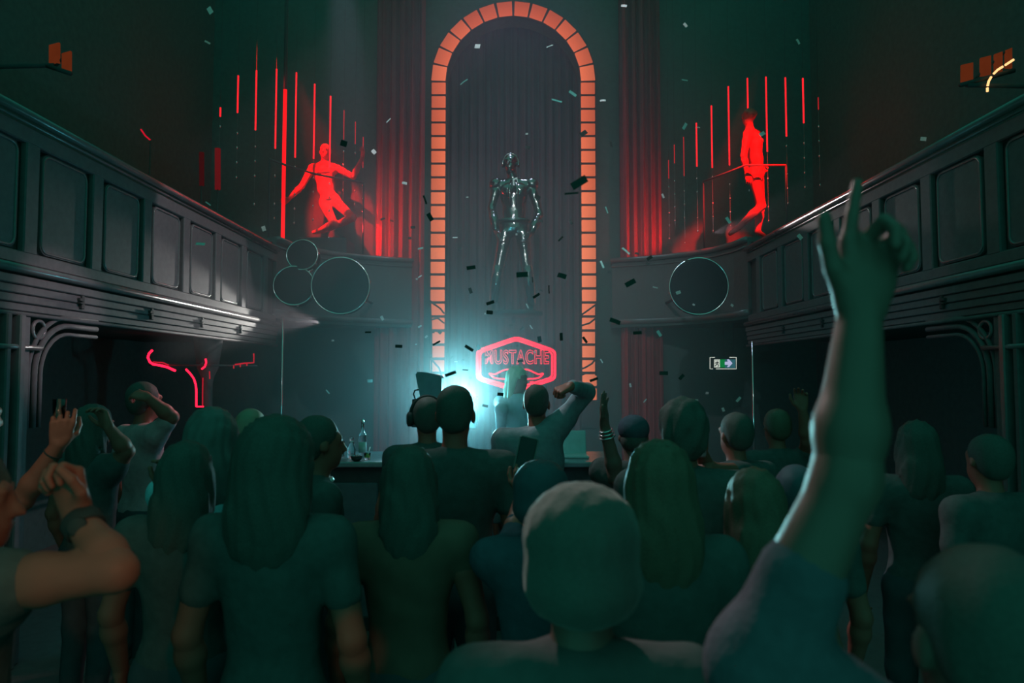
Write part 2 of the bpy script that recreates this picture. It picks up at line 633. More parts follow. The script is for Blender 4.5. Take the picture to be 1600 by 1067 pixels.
def stand(x, y, H, facing=0.0, z0=0.0, sw=1.0):
    """Joints of a standing person: facing 0 looks away from the camera (+Y), positive turns towards +X."""
    s = H / 1.75
    a = math.radians(facing)
    f = Vector((math.sin(a), math.cos(a), 0))
    r = Vector((math.cos(a), -math.sin(a), 0))
    o = Vector((x, y, z0))

    def L(lx, ly, lz):
        return o + (r * lx + f * ly) * s + Vector((0, 0, lz * s))
    J = dict(s=s, f=f, r=r, up=Vector((0, 0, 1)), root=o,
             pelvis=L(0, 0, .95), waist=L(0, .01, 1.10), chest=L(0, 0, 1.28), neck=L(0, -.015, 1.45), head=L(0, .015, 1.635))
    for n, sd in (('L', -1), ('R', 1)):
        J['sh' + n] = L(.185 * sd * sw, -.01, 1.415)
        J['el' + n] = L(.255 * sd, -.03, 1.13)
        J['wr' + n] = L(.262 * sd, .06, .89)
        J['hip' + n] = L(.09 * sd, 0, .90)
        J['kn' + n] = L(.10 * sd, .015, .49)
        J['an' + n] = L(.10 * sd, -.02, .085)
        J['toe' + n] = L(.12 * sd, .15, .035)
    J['handf'] = {}
    return J


HAIR = {}


def person(label, J, hair='short', hair_m=None, skin=None, top_m=None, bottom_m=None, sleeve=0.55, hands=None,
           vox=0.016, headdir=None, headup=(0, 0, 1), group='people in the crowd', cat='person', bare=False, top_grow=0.014, width=1.0, name='person',
           shoes=True):
    """hands: {'L': dict(f=, n=, thumb=, curls=...)}; sleeve: 0 none .. 1 elbow .. 2 wrist. One continuous body mesh; hair, clothes, shoes are children."""
    s, f, r, u = J['s'], J['f'], J['r'], J['up']
    skin = skin or M_skin
    hands = hands or {}
    root = J['root']
    tr, tf, tu = frame(f, J['neck'] - J['pelvis'])
    R = np.array([list(tr), list(tf), list(tu)]).T
    hd = Vector(headdir) if headdir is not None else f
    w = width

    def torso(g):
        P = [ell(J['chest'], np.array((.150 * w, .100, .185)) * s + g, R, .05),
             ell(J['waist'], np.array((.128 * w, .090, .150)) * s + g, R, .05),
             ell(J['pelvis'], np.array((.150 * w, .105, .120)) * s + g, R, .05)]
        for sd in 'LR':
            P.append(cap(J['neck'] - tu * .02 * s, J['sh' + sd], .052 * s + g, .056 * s + g, .05))
            P.append(cap(J['chest'] + tu * .05 * s, J['sh' + sd].lerp(J['chest'], .25), .07 * s + g, .06 * s + g, .05))
        return P
    body = torso(0)
    body += [cap(J['neck'] - tu * .03 * s, J['head'] - Vector(headup) * .05 * s, .056 * s, .052 * s, .025)]
    body += head_prims(J['head'], hd, headup, s)
    fine = []
    for sd in 'LR':
        body += limb(J['sh' + sd], J['el' + sd], .050 * s, .040 * s, .002)
        fine_arm = [cap(J['el' + sd], Vector(J['el' + sd]).lerp(J['wr' + sd], .3), .041 * s, .043 * s, .02),
                    cap(Vector(J['el' + sd]).lerp(J['wr' + sd], .3), J['wr' + sd], .043 * s, .028 * s, .02)]
        h = hands.get(sd)
        fd = (Vector(J['wr' + sd]) - Vector(J['el' + sd])).normalized()
        if h is None:
            h = dict(f=fd, n=r * (1 if sd == 'L' else -1), thumb=None, curls=(.3, .32, .36, .4))
        th = h.get('thumb')
        if th is None:
            n_ = Vector(h['n'])
            t_ = Vector(h['f']).cross(n_)
            th = 1 if t_.dot(f) > 0 else -1
        fine_arm += hand(J['wr' + sd], h['f'], h['n'], th, h.get('curls', (.3, .3, .35, .4)), h.get('tc', .3), s * h.get('size', 1.0))
        body += [cap(J['el' + sd], Vector(J['el' + sd]).lerp(J['wr' + sd], .4), .041 * s, .042 * s, .02)]
        fine.append(sdf(fine_arm, h.get('vox', 0.0065)))
        body += [cap(J['hip' + sd], J['kn' + sd], .082 * s, .056 * s, .04)]
        body += [cap(J['kn' + sd], Vector(J['kn' + sd]).lerp(J['an' + sd], .35), .054 * s, .056 * s, .02),
                 cap(Vector(J['kn' + sd]).lerp(J['an' + sd], .35), J['an' + sd], .056 * s, .036 * s, .02),
                 cap(J['an' + sd], J['toe' + sd], .036 * s, .028 * s, .02)]
    o = sdf_obj(name, [sdf(body, vox)] + fine, skin, None, root)
    tag(o, label, cat, group)

    def child(nm, prims, m, v=vox, rough=0.0, freq=60.0):
        V, Q = sdf(prims, v, rough, freq)
        return link(nm, raw_mesh(nm, V - np.array(root)[None], None, True, Q), m, o)
    # hair
    hr, hf, hu = frame(hd, headup)
    HR = np.array([list(hr), list(hf), list(hu)]).T
    hc = Vector(J['head'])

    def L(x, y, z):
        return hc + (hr * x + hf * y + hu * z) * s
    hm = hair_m or M_hair
    hv = min(vox, 0.012)
    if hair in ('short', 'crop'):
        g = .008 if hair == 'short' else .004
        P = [ell(L(0, -.022, .042), np.array((.076 + g, .090 + g, .082 + g)) * s, HR, .02),
             ell(L(0, -.05, -.01), np.array((.068 + g, .05 + g, .065 + g)) * s, HR, .03)]
        child('hair', P, hm, hv, .0016, 95)
    elif hair == 'shaggy':
        P = [ell(L(0, -.02, .04), np.array((.094, .108, .098)) * s, HR, .02),
             ell(L(0, -.05, -.03), np.array((.086, .07, .085)) * s, HR, .03)]
        child('hair', P, hm, hv, .007, 75)
    elif hair in ('long', 'bulky'):
        g = .012 if hair == 'long' else .034
        P = [ell(L(0, -.02, .04), np.array((.078 + g, .092 + g, .084 + g)) * s, HR, .02),
             ell(L(0, -.055, -.05), np.array((.080 + g * 1.2, .055 + g, .12 + g)) * s, HR, .04),
             ell(L(0, -.085, -.17), np.array((.092 + g, .045 + g * .6, .15)) * s, HR, .05)]
        for sd in (-1, 1):
            P.append(cap(L(.075 * sd, -.01, .0), L(.088 * sd, -.03, -.19), .03 * s, .024 * s, .03))
        child('hair', P, hm, hv, .0055, 115)
    elif hair == 'bun':
        P = [ell(L(0, -.018, .04), np.array((.080, .094, .084)) * s, HR, .02),
             ell(L(0, -.10, .07), np.array((.04, .04, .04)) * s, HR, .015)]
        child('hair', P, hm, hv, .0015, 95)
    elif hair == 'cap':
        P = [ell(L(0, -.02, -.015), np.array((.078, .088, .07)) * s, HR, .02)]
        child('hair', P, hm, hv, .0015, 95)
        P = [ell(L(0, -.012, .05), np.array((.090, .108, .082)) * s, HR, .02)]
        for a in range(-3, 4):
            P.append(cap(L(.022 * a, .07, .055), L(.018 * a, .165 - .004 * a * a, .040), .008 * s, .006 * s, .012))
        child('cap', P, M_cloth2, hv)
    elif hair == 'dome':
        P = [ell(L(0, -.015, .042), np.array((.103, .118, .094)) * s, HR, .02),
             ell(L(0, -.03, -.035), np.array((.104, .108, .075)) * s, HR, .03)]
        child('hair', P, hm, hv, .0026, 130)
    # clothes
    if top_m is not None:
        P = torso(top_grow)
        for sd in 'LR':
            sh, el_, wr = Vector(J['sh' + sd]), Vector(J['el' + sd]), Vector(J['wr' + sd])
            if sleeve > 0:
                e = sh.lerp(el_, min(sleeve, 1.0))
                P += [cap(sh, e, .056 * s + top_grow * .5, .050 * s + top_grow * .5, .03)]
            if sleeve > 1:
                P += [cap(el_, el_.lerp(wr, sleeve - 1), .050 * s + top_grow * .4, .036 * s + top_grow * .4, .02)]
        child('shirt', P, top_m, vox, .0022, 34)
    if bottom_m is not None:
        P = [ell(J['pelvis'] - tu * .03 * s, np.array((.158 * w, .115, .125)) * s + .012, R, .05)]
        for sd in 'LR':
            P += [cap(J['hip' + sd], J['kn' + sd], .095 * s, .070 * s, .04),
                  cap(J['kn' + sd], Vector(J['kn' + sd]).lerp(J['an' + sd], .92), .070 * s, .056 * s, .03)]
        child('trousers', P, bottom_m, max(vox, .018), .002, 30)
        if shoes:
            for sd in 'LR':
                a, t = Vector(J['an' + sd]), Vector(J['toe' + sd])
                a2 = Vector((a.x, a.y, root[2] + .046))
                t2 = Vector((t.x, t.y, root[2] + .040))
                back = a2 - (t2 - a2) * .25
                child('shoe', [cap(back, a2, .044 * s, .046 * s, .02), cap(a2, t2, .046 * s, .038 * s, .02), cap(a2, a2 + Vector((0, 0, .05)), .044 * s, .042 * s, .02)], M_shoe, .016)
    return o


# ================================================================== THE HALL
X0 = 3.2          # balcony fronts stand this far to either side
YB = 11.2         # back wall
structure(MB().box((0, 5.0, -0.05), (10.4, 13.4, 0.1)).build('floor', M_floor))
for sgn, side in ((-1, 'left'), (1, 'right')):
    structure(MB().box((sgn * 5.1, 5.0, 5.0), (0.2, 13.4, 10.0)).build('wall_' + side, M_wall))

ACX = at(802, 300, YB).x
RI, RO = 1.115, 1.365
ACZ = at(802, 6, YB).z - RO


def ring(r, n=28):
    return [(ACX + r * math.cos(PI - PI * i / n), ACZ + r * math.sin(PI - PI * i / n)) for i in range(n + 1)]


# back wall with a tall arched niche
mb = MB()
mb.box(((-5.2 + ACX - RI) / 2, YB + 0.15, 5.0), (ACX - RI + 5.2, 0.3, 10.0))
mb.box(((5.2 + ACX + RI) / 2, YB + 0.15, 5.0), (5.2 - ACX - RI, 0.3, 10.0))
arc = ring(RI)
V, F = [], []
for (x, z) in arc:
    V += [(x, YB, z), (x, YB, 10.0), (x, YB + 0.3, z), (x, YB + 0.3, 10.0)]
for i in range(len(arc) - 1):
    a, b = 4 * i, 4 * i + 4
    F += [(a, b, b + 1, a + 1), (a + 2, a + 3, b + 3, b + 2), (a, a + 2, b + 2, b)]
mb.add(V, F)
structure(mb.build('wall_back', M_wall))
structure(MB().box((0, YB + 0.75, 5.0), (3.2, 0.1, 10.0)).build('wall_niche', M_wall))


def fold_sheet(x0, x1, y, z0, z1, amp, waves, n=120):
    mb = MB()
    V, F = [], []
    for i in range(n + 1):
        x = x0 + (x1 - x0) * i / n
        ph = waves * 2 * PI * i / n
        d = amp * (math.sin(ph) + 0.3 * math.sin(2.3 * ph + 1))
        for yy in (y + d, y + d + 0.012):
            V += [(x, yy, z0), (x, yy, z1)]
    for i in range(n):
        a, b = 4 * i, 4 * i + 4
        F += [(a, b, b + 1, a + 1), (a + 2, a + 3, b + 3, b + 2)]
    return mb.add(V, F)


o = fold_sheet(-1.3, 1.35, YB + 0.5, 0.0, 8.3, 0.03, 17, 200).build('stage_curtain', M_drape, None, True)
tag(o, 'dark pleated curtain hanging inside the tall lit arch', 'curtain')
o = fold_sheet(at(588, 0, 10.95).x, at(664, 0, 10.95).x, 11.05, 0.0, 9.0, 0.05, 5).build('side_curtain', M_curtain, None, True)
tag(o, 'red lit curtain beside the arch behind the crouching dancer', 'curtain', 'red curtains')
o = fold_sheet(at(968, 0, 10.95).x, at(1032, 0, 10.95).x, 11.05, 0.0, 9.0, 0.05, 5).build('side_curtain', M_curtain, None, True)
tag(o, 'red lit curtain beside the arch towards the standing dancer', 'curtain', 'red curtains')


# ------------------------------------------------------------------ the arch of backlit panels
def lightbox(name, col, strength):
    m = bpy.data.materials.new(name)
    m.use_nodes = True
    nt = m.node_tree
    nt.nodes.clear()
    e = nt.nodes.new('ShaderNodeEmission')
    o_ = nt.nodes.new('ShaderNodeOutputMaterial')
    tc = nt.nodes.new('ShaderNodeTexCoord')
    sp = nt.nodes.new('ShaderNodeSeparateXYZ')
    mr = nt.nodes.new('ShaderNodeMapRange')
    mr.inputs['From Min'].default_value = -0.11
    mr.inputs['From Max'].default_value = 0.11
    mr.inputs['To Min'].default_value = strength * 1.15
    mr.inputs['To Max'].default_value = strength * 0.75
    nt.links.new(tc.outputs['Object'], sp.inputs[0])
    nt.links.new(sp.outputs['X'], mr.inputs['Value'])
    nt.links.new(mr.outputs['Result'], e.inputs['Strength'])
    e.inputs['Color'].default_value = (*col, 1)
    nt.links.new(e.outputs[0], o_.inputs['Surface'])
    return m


arch = empty('lit_arch', (ACX, YB - 0.03, 0.0), 'tall round-topped arch framed by glowing orange panels', 'arch')
# housing: dark band that carries the panels
mb = MB()
prof = [(ACX - RO - .02, 1.0, ACX - RI + .005)]
V, F = [], []
outl = [(-RO - .02, 1.0)] + [(-(RO + .02) * math.cos(PI * i / 28), ACZ + (RO + .02) * math.sin(PI * i / 28)) for i in range(29)] + [(RO + .02, 1.0)]
inl = [(-RI, 1.0)] + [(-RI * math.cos(PI * i / 28), ACZ + RI * math.sin(PI * i / 28)) for i in range(29)] + [(RI, 1.0)]
for (a, b) in zip(outl, inl):
    V += [(a[0], -0.03, a[1]), (b[0], -0.03, b[1]), (a[0], 0.03, a[1]), (b[0], 0.03, b[1])]
for i in range(len(outl) - 1):
    a, b = 4 * i, 4 * i + 4
    F += [(a, a + 1, b + 1, b), (a + 2, b + 2, b + 3, a + 3), (a, b, b + 2, a + 2), (a + 1, a + 3, b + 3, b + 1)]
mb.add(V, F).build('housing', M_black, arch)
PW = RO - RI - .02
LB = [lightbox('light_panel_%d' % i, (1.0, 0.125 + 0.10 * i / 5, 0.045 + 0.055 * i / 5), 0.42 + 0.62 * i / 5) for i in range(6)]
panel_mesh = []
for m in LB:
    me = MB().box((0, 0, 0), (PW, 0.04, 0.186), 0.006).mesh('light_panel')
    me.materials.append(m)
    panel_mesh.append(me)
wedge_mesh = []
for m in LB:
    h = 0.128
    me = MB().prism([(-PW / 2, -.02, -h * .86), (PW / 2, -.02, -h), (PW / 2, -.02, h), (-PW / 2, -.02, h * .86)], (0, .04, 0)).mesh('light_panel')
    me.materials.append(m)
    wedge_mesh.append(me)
RM = (RI + RO) / 2
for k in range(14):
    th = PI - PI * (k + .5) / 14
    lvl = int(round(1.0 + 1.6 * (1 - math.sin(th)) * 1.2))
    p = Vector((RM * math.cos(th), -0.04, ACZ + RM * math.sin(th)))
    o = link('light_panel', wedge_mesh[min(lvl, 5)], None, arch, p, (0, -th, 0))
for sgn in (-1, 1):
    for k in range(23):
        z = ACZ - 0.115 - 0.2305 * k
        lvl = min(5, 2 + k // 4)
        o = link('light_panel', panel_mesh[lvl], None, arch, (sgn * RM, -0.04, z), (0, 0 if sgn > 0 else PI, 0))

# wrought-iron scroll brackets standing before the feet of the arch
for sgn, pxs, lab in ((-1, (670, 694), 'thin dark scroll bracket crossing the lower arch panels behind the monitor'),
                      (1, (907, 931), 'thin dark scroll bracket crossing the lower arch panels beside the neon sign')):
    a, b = pxs
    base = at(a, 620, 10.9)
    e = empty('scroll_bracket', base, lab, 'bracket')
    if sgn < 0:
        lines = [[(a + 2, 470), (a + 4, 520), (a + 4, 640)], [(a + 4, 472), (b - 6, 482), (b, 490)], [(a + 2, 500), (b - 10, 497), (b, 505)], [(a + 3, 560), (b - 8, 575), (b, 600)]]
    else:
        lines = [[(b, 476), (a + 10, 486), (a, 493)], [(b, 497), (a + 14, 505), (a, 509)], [(b, 560), (b - 6, 568), (a + 8, 574), (a, 577)], [(a, 587), (a + 8, 583), (a + 16, 582)]]
    MB().tube([local(e, at(*lines[0][0], 10.95)), local(e, at(*lines[0][0], 10.95)) + Vector((0, .26, 0))], .016, 6).build('wall_fixing', M_black, e, True)
    MB().tube([local(e, at(*lines[0][0], 10.95)), local(e, at(lines[0][0][0], lines[-1][0][1], 10.95))], .014, 6).build('iron_upright', M_black, e, True)
    for ln in lines:
        MB().tube([local(e, at(x, y, 10.95)) for (x, y) in ln], 0.016, 6).build('iron_bar', M_black, e, True)

# ------------------------------------------------------------------ neon sign on the wall in the arch
YS = 10.55
sc0 = at(806.5, 569, YS)
sign = empty('neon_sign', sc0, 'red neon hexagon sign reading MUSTACHE above a moustache outline', 'sign')


def spx(x, y, dy=0.0):
    return local(sign, at(x, y, YS)) + Vector((0, dy, 0))


hexo = [(807, 527), (867, 548), (867, 592), (807, 611), (746, 592), (746, 548)]
hexi = [(807, 531), (862.5, 550.5), (862.5, 589.5), (807, 606), (750.5, 589.5), (750.5, 550.5)]


def soften(poly, t=0.12):
    out = []
    n = len(poly)
    for i in range(n):
        p, q, s_ = Vector(poly[i - 1]), Vector(poly[i]), Vector(poly[(i + 1) % n])
        a, b = q.lerp(p, t), q.lerp(s_, t)
        for k in range(4):
            u = k / 3
            out.append(tuple(a.lerp(q, u).lerp(q.lerp(b, u), u)))
    return out


MB().tube([spx(x, y) for x, y in soften(hexo)], 0.020, 8, True).build('neon_border', E_red, sign, True)
MB().tube([spx(x, y) for x, y in soften(hexi)], 0.013, 8, True).build('neon_border', E_red, sign, True)
mous = [(807, 584), (815, 577.5), (824, 577), (833, 581), (841, 585), (850, 583), (843, 590), (833, 592), (820, 592), (811, 588.5), (807, 587),
        (803, 588.5), (794, 592), (781, 592), (771, 590), (763, 583), (773, 585), (781, 581), (790, 577), (799, 577.5)]
MB().tube([spx(x, y) for x, y in soften(mous, .3)], 0.011, 8, True).build('moustache_outline', E_red, sign, True)
lowm = [(826, 601), (834, 596), (828, 596), (836, 603)]
MB().tube([spx(x, y) for x, y in lowm], 0.008, 6).build('small_lettering', E_red, sign, True)


def text_mesh(name, body, size, extrude, offset, m, parent, loc, bevel=0.0):
    c = bpy.data.curves.new(name, 'FONT')
    c.body = body
    c.size = size
    c.extrude = extrude
    c.offset = offset
    c.align_x = 'CENTER'
    c.align_y = 'CENTER'
    c.space_character = 1.14
    o = bpy.data.objects.new(name, c)
    COL.objects.link(o)
    bpy.context.view_layer.update()
    dg = bpy.context.evaluated_depsgraph_get()
    me = bpy.data.meshes.new_from_object(o.evaluated_get(dg))
    bpy.data.objects.remove(o)
    q = link(name, me, None, parent, loc, (PI / 2, 0, 0))
    me.materials.clear()
    me.materials.append(m)
    return q


q = text_mesh('letter_glow', 'MUSTACHE', 0.262, 0.006, 0.008, emitter('letter_neon', (1.0, 0.008, 0.04), 3.2), sign, spx(807.5, 559, 0.0))
bpy.context.view_layer.update()
w_ = Vector((max(v.co.x for v in q.data.vertices) - min(v.co.x for v in q.data.vertices), 0, 0))
q2 = text_mesh('letters', 'MUSTACHE', 0.262, 0.012, 0.0, mat('letter_face', (0.10, 0.07, 0.08), 0.6), sign, spx(807.5, 559, -0.012))
for q_ in (q, q2):
    q_.scale = ((at(857, 559, YS).x - at(757, 559, YS).x) / max(w_.x, 1e-3), 1.12, 1)
for x, y in ((770, 545), (845, 545), (770, 596), (845, 596)):
    MB().tube([spx(x, y), spx(x, y) + Vector((0, 1.0, 0))], 0.008, 6).build('stand_off', M_black, sign)


# ------------------------------------------------------------------ side balconies
def side_balcony(sgn, side):
    X = sgn * X0
    b = structure(MB().box((sgn * (X0 + 0.95), 5.6, 2.40), (1.7, 7.4, 0.20), 0.01).build('balcony_' + side, M_wall))
    # fascia of four stepped boards
    for j, (z0, z1, dx) in enumerate(((2.265, 2.315, 0.0), (2.318, 2.372, 0.012), (2.375, 2.430, 0.022), (2.433, 2.490, 0.034))):
        MB().box((X - sgn * dx / 2 + sgn * .03, 5.6, (z0 + z1) / 2), (.09 + dx, 7.2, z1 - z0), .006).build('fascia_board', M_wood, b)
    # round cornice lip
    MB().tube([(X - sgn * .045, 2.0, 2.535), (X - sgn * .045, 9.2, 2.535)], 0.030, 12).build('cornice', M_trim, b, True)
    MB().box((X, 5.6, 2.535), (.13, 7.2, .05), .008).build('cornice_shelf', M_trim, b)
    MB().tube([(X - sgn * .03, 2.0, 2.245), (X - sgn * .03, 9.2, 2.245)], 0.014, 8).build('lower_bead', M_wood, b, True)
    # balustrade backing and raised parts
    MB().box((X + sgn * .06, 5.6, 3.02), (.04, 7.2, .98)).build('balustrade_back', M_groove, b)
    MB().box((X + sgn * .02, 5.6, 2.615), (.06, 7.2, .085), .008).build('bottom_rail', M_wood, b)
    MB().box((X + sgn * .02, 5.6, 3.435), (.06, 7.2, .11), .008).build('top_rail', M_wood, b)
    stile = MB().box((0, 0, 0), (.05, .13, .74), .008).mesh('stile')
    stile.materials.append(M_wood)
    poly = [(0, y, z) for (y, z) in rounded_rect(0, 0, .50, .70, .07)]
    pan = MB().prism(poly, (-sgn * .030, 0, 0)).mesh('panel')
    pan.materials.append(M_wood)
    rim = MB().tube([(-sgn * .03, y, z) for (y, z) in rounded_rect(0, 0, .47, .67, .06)], .010, 6, True).mesh('panel_moulding', True)
    rim.materials.append(M_trim)
    for k in range(-5, 4):
        y0 = 6.04 + .72 * k
        p = link('panel', pan, None, b, (X + sgn * .040, y0 + .25, 3.02))
        link('panel_moulding', rim, None, p)
        link('stile', stile, None, b, (X + sgn * .015, y0 + .61, 3.02))
    # hand rail cornice
    MB().tube([(X - sgn * .03, 2.0, 3.555), (X - sgn * .03, 9.2, 3.555)], 0.032, 12).build('hand_rail', M_trim, b, True)
    MB().tube([(X - sgn * .01, 2.0, 3.51), (X - sgn * .01, 9.2, 3.51)], 0.014, 8).build('rail_bead', M_trim, b, True)
    for y in (5.0, 5.97, 6.95, 7.95):
        m_ = MB().box((X - sgn * .035, y, 2.385), (.03, .035, .10), .004)
        m_.box((X - sgn * .045, y - .03, 2.40), (.03, .05, .022), .003)
        m_.box((X - sgn * .045, y - .03, 2.375), (.03, .035, .014), .003)
        m_.build('clip', M_rubber, b)
    # curved corner gallery that turns towards the arch
    g = empty('corner_gallery_' + side, (sgn * 2.9, 10.2, 2.6))
    structure(g)
    ctrl = [(-3.2, 9.2), (-3.14, 9.6), (-2.98, 10.0), (-2.72, 10.35), (-2.38, 10.62), (-2.0, 10.82), (-1.62, 10.98), (-1.62, 11.18)]
    ctrl = [(-sgn * x, y) for x, y in ctrl]
    path = []
    for i in range(len(ctrl)):
        a = Vector(ctrl[max(i - 1, 0)])
        c = Vector(ctrl[min(i + 1, len(ctrl) - 1)])
        t = (c - a).normalized()
        nrm = Vector((t.y, -t.x)) * (1 if sgn < 0 else -1)
        path.append((ctrl[i][0] - g.location.x, ctrl[i][1] - g.location.y, nrm.x, nrm.y))
    z = lambda v: v - g.location.z

    def sw(name, prof, m, smooth=False):
        MB().sweep(path[:-1], [(o_, z(zz)) for (o_, zz) in prof], caps=True).build(name, m, g, smooth)
    sw('gallery_front', [(-.06, 2.72), (0, 2.72), (0, 3.68), (-.06, 3.68)], M_wood)
    sw('gallery_lip', [(-.06, 3.66), (.03, 3.66), (.055, 3.69), (.055, 3.71), (.03, 3.735), (-.06, 3.735)], M_trim, True)
    sw('gallery_bead', [(0, 3.58), (.022, 3.59), (.022, 3.605), (0, 3.615)], M_trim, True)
    sw('gallery_base', [(-.06, 2.66), (.02, 2.66), (.05, 2.69), (.05, 2.72), (.02, 2.745), (-.06, 2.745)], M_trim, True)
    poly = [(x, y, z(3.66)) for (x, y, _, _) in path[:-1]] + [(sgn * 1.62 - g.location.x, 11.18 - g.location.y, z(3.66)), (sgn * 4.95 - g.location.x, 11.18 - g.location.y, z(3.66)), (sgn * 4.95 - g.location.x, 9.2 - g.location.y, z(3.66))]
    MB().prism(poly, (0, 0, .06)).build('gallery_floor', M_wall, g)
    MB().prism([(p[0], p[1], z(2.62)) for p in poly], (0, 0, .06)).build('gallery_soffit', M_wall, g)
    return b


side_balcony(-1, 'left')
side_balcony(1, 'right')


# ------------------------------------------------------------------ pillars with arched brackets under the balconies
def pillar(sgn, y, name):
    X = sgn * (X0 + .02)
    p = structure(empty(name, (X, y, 0)))
    for (dy, w, m, dx) in ((-.165, .05, M_wood, .0), (-.055, .045, M_wood, -.02), (.045, .05, M_trim, -.035), (.13, .06, M_wood, -.0)):
        MB().box((sgn * dx, dy, 1.12), (.10, w, 2.24), .008).build('pillar_board', m, p)
    MB().box((sgn * .03, 0, 1.12), (.10, .36, 2.24)).build('pillar_core', M_groove, p)
    for d in (-1, 1):
        for r, rad in ((.34, .020), (.28, .014), (.40, .016)):
            pts = [(sgn * -.03, d * (.17 + .40 - r * math.cos(a)), 1.86 + r * math.sin(a)) for a in [PI / 2 * i / 10 for i in range(11)]]
            pts = [(sgn * -.03, d * (.57 - r), 1.5)] + pts + [(sgn * -.03, d * .9, 1.86 + r)]
            MB().tube(pts, rad, 8).build('arch_rib', M_wood, p, True)
        MB().tube([(sgn * -.03, d * (.26) + .06 * math.cos(a), 2.155 + .06 * math.sin(a)) for a in [2 * PI * i / 20 for i in range(20)]], .013, 8, True).build('spandrel_ring', M_trim, p, True)
    MB().tube([(sgn * -.06, -.19, 2.03), (sgn * -.06, .25, 2.03)], .018, 8).build('necking_band', M_trim, p, True)


pillar(-1, 4.33, 'pillar_left')
pillar(1, 4.33, 'pillar_right')

for px, top, lab in ((441, 545, 'thin shiny support pole under the balcony beyond the glowing red pillar'), (1176, 545, 'thin dim support pole under the balcony beside the exit sign')):
    q = at(px, top, 8.9)
    e = empty('support_pole', (q.x, q.y, 0), lab, 'pole')
    MB().tube([(0, 0, .03), (0, 0, 2.62 if abs(q.x) < 3.0 else 2.29)], .016, 10).build('shaft', M_chrome, e, True)
    MB().lathe([(.09, 0), (.09, .012), (.03, .03), (.018, .05)], n=16).build('base', M_chrome, e, True)

# ------------------------------------------------------------------ glowing red pillar under the left balcony
YP = 7.6
pb = at(323, 640, YP)
np_ = empty('neon_pillar', (pb.x, pb.y, 0), 'red neon outlined pillar with flaring branches under the balcony', 'pillar light')


def npx(x, y, dy=0.0):
    return local(np_, at(x, y, YP)) + Vector((0, dy, 0))


MB().lathe([(.055, 0), (.055, npx(323, 600).z), (.07, npx(323, 588).z), (.11, npx(323, 575).z), (.16, 2.29)], n=18).build('pillar_body', M_black, np_, True)
for name, pts, r, m in (
        ('neon_tube', [(319, 634), (319, 610), (318, 600), (315, 591), (309, 583), (303, 577)], .011, E_red),
        ('neon_tube', [(328.5, 634), (328.5, 612), (329, 590)], .006, E_red_soft),
        ('neon_tube', [(319, 634), (330, 634)], .008, E_red),
        ('neon_tube', [(252, 548), (247, 553), (245, 559), (248, 566), (253, 569.5), (263, 571), (275, 574), (287, 579.5)], .013, E_red),
        ('neon_tube', [(253, 566), (268, 567), (277, 571)], .007, E_red_soft),
        ('neon_tube', [(333, 561), (334, 567), (332, 573), (327, 577)], .010, E_red),
        ('neon_tube', [(406.5, 553), (406.5, 567), (392, 568), (378, 570)], .008, E_red_soft),
        ('neon_tube', [(339, 580), (339.5, 592)], .006, E_red_soft),
        ('neon_tube', [(396, 567), (396, 572)], .006, E_red_soft),
        ('neon_tube', [(386, 569), (386, 574)], .006, E_red_soft),
        ('neon_tube', [(376, 571), (376, 576)], .006, E_red_soft)):
    MB().tube([npx(x, y, -.19) for x, y in pts], r, 8).build(name, m, np_, True)
MB().tube([npx(245, 570, -.16), npx(410, 572, -.16)], .012, 6).build('branch', M_black, np_, True)
MB().tube([npx(323, 571, -.16), npx(323, 560, 0)], .012, 6).build('branch', M_black, np_, True)

# ------------------------------------------------------------------ glowing rods over both galleries
ordn = ['first', 'second', 'third', 'fourth', 'fifth', 'sixth', 'seventh', 'eighth', 'ninth', 'tenth', 'eleventh', 'twelfth']
rodsL = [(344, 168, 182, 9.3), (371, 118, 176, 9.45), (399, 110, 203, 9.6), (430, 108, 232, 9.75), (461, 113, 246, 9.9), (490, 131, 248, 10.05), (515, 150, 262, 10.2), (537, 172, 218, 10.6), (555, 190, 225, 10.75), (567, 214, 262, 10.9)]
rodsR = [(1045, 250, 279, 10.9), (1054, 226, 255, 10.8), (1069, 214, 275, 10.7), (1089, 192, 260, 10.5), (1113, 165, 262, 10.3), (1140, 135, 258, 10.1), (1169, 122, 186, 9.95), (1199, 120, 237, 9.8), (1229, 121, 213, 9.65), (1256, 122, 192, 9.5), (1279, 152, 171, 9.4)]
bead = MB().lathe([(.002, -.02), (.012, -.008), (.012, .006), (.002, .02)], n=8).mesh('bead', True)
bead.materials.append(M_chrome)
E_rods = [E_rod, emitter('red_rod_dim', (1.0, 0.02, 0.03), 0.5)]
for lst, where in ((rodsL, 'over the crouching dancer'), (rodsR, 'over the standing red dancer')):
    for i, (px, t, b_, Y) in enumerate(lst):
        pt, pb_ = at(px, t, Y), at(px, b_, Y)
        e = empty('glowing_rod', pb_, '%s slim red glowing rod from the left hanging %s' % (ordn[i], where), 'light', 'red rods ' + where)
        L = pt.z - pb_.z
        dim = (len(lst) - 1 - i if where.startswith('over the crouch') else i) < 3 or (where.startswith('over the stand') and i == 10)
        MB().tube([(0, 0, 0), (0, 0, L)], .007 if dim else .0115, 8).build('tube', E_rods[1 if dim else 0], e, True)
        MB().tube([(0, 0, L), (0, 0, 9.9 - pb_.z)], .003, 5).build('wire', M_black, e)
        MB().tube([(0, 0, 0), (0, 0, -1.0)], .0025, 5).build('strand', M_trim, e)
        for k in range(4):
            link('bead', bead, None, e, (0, 0, -.14 - .26 * k - .05 * ((i * 7 + k * 3) % 4)))

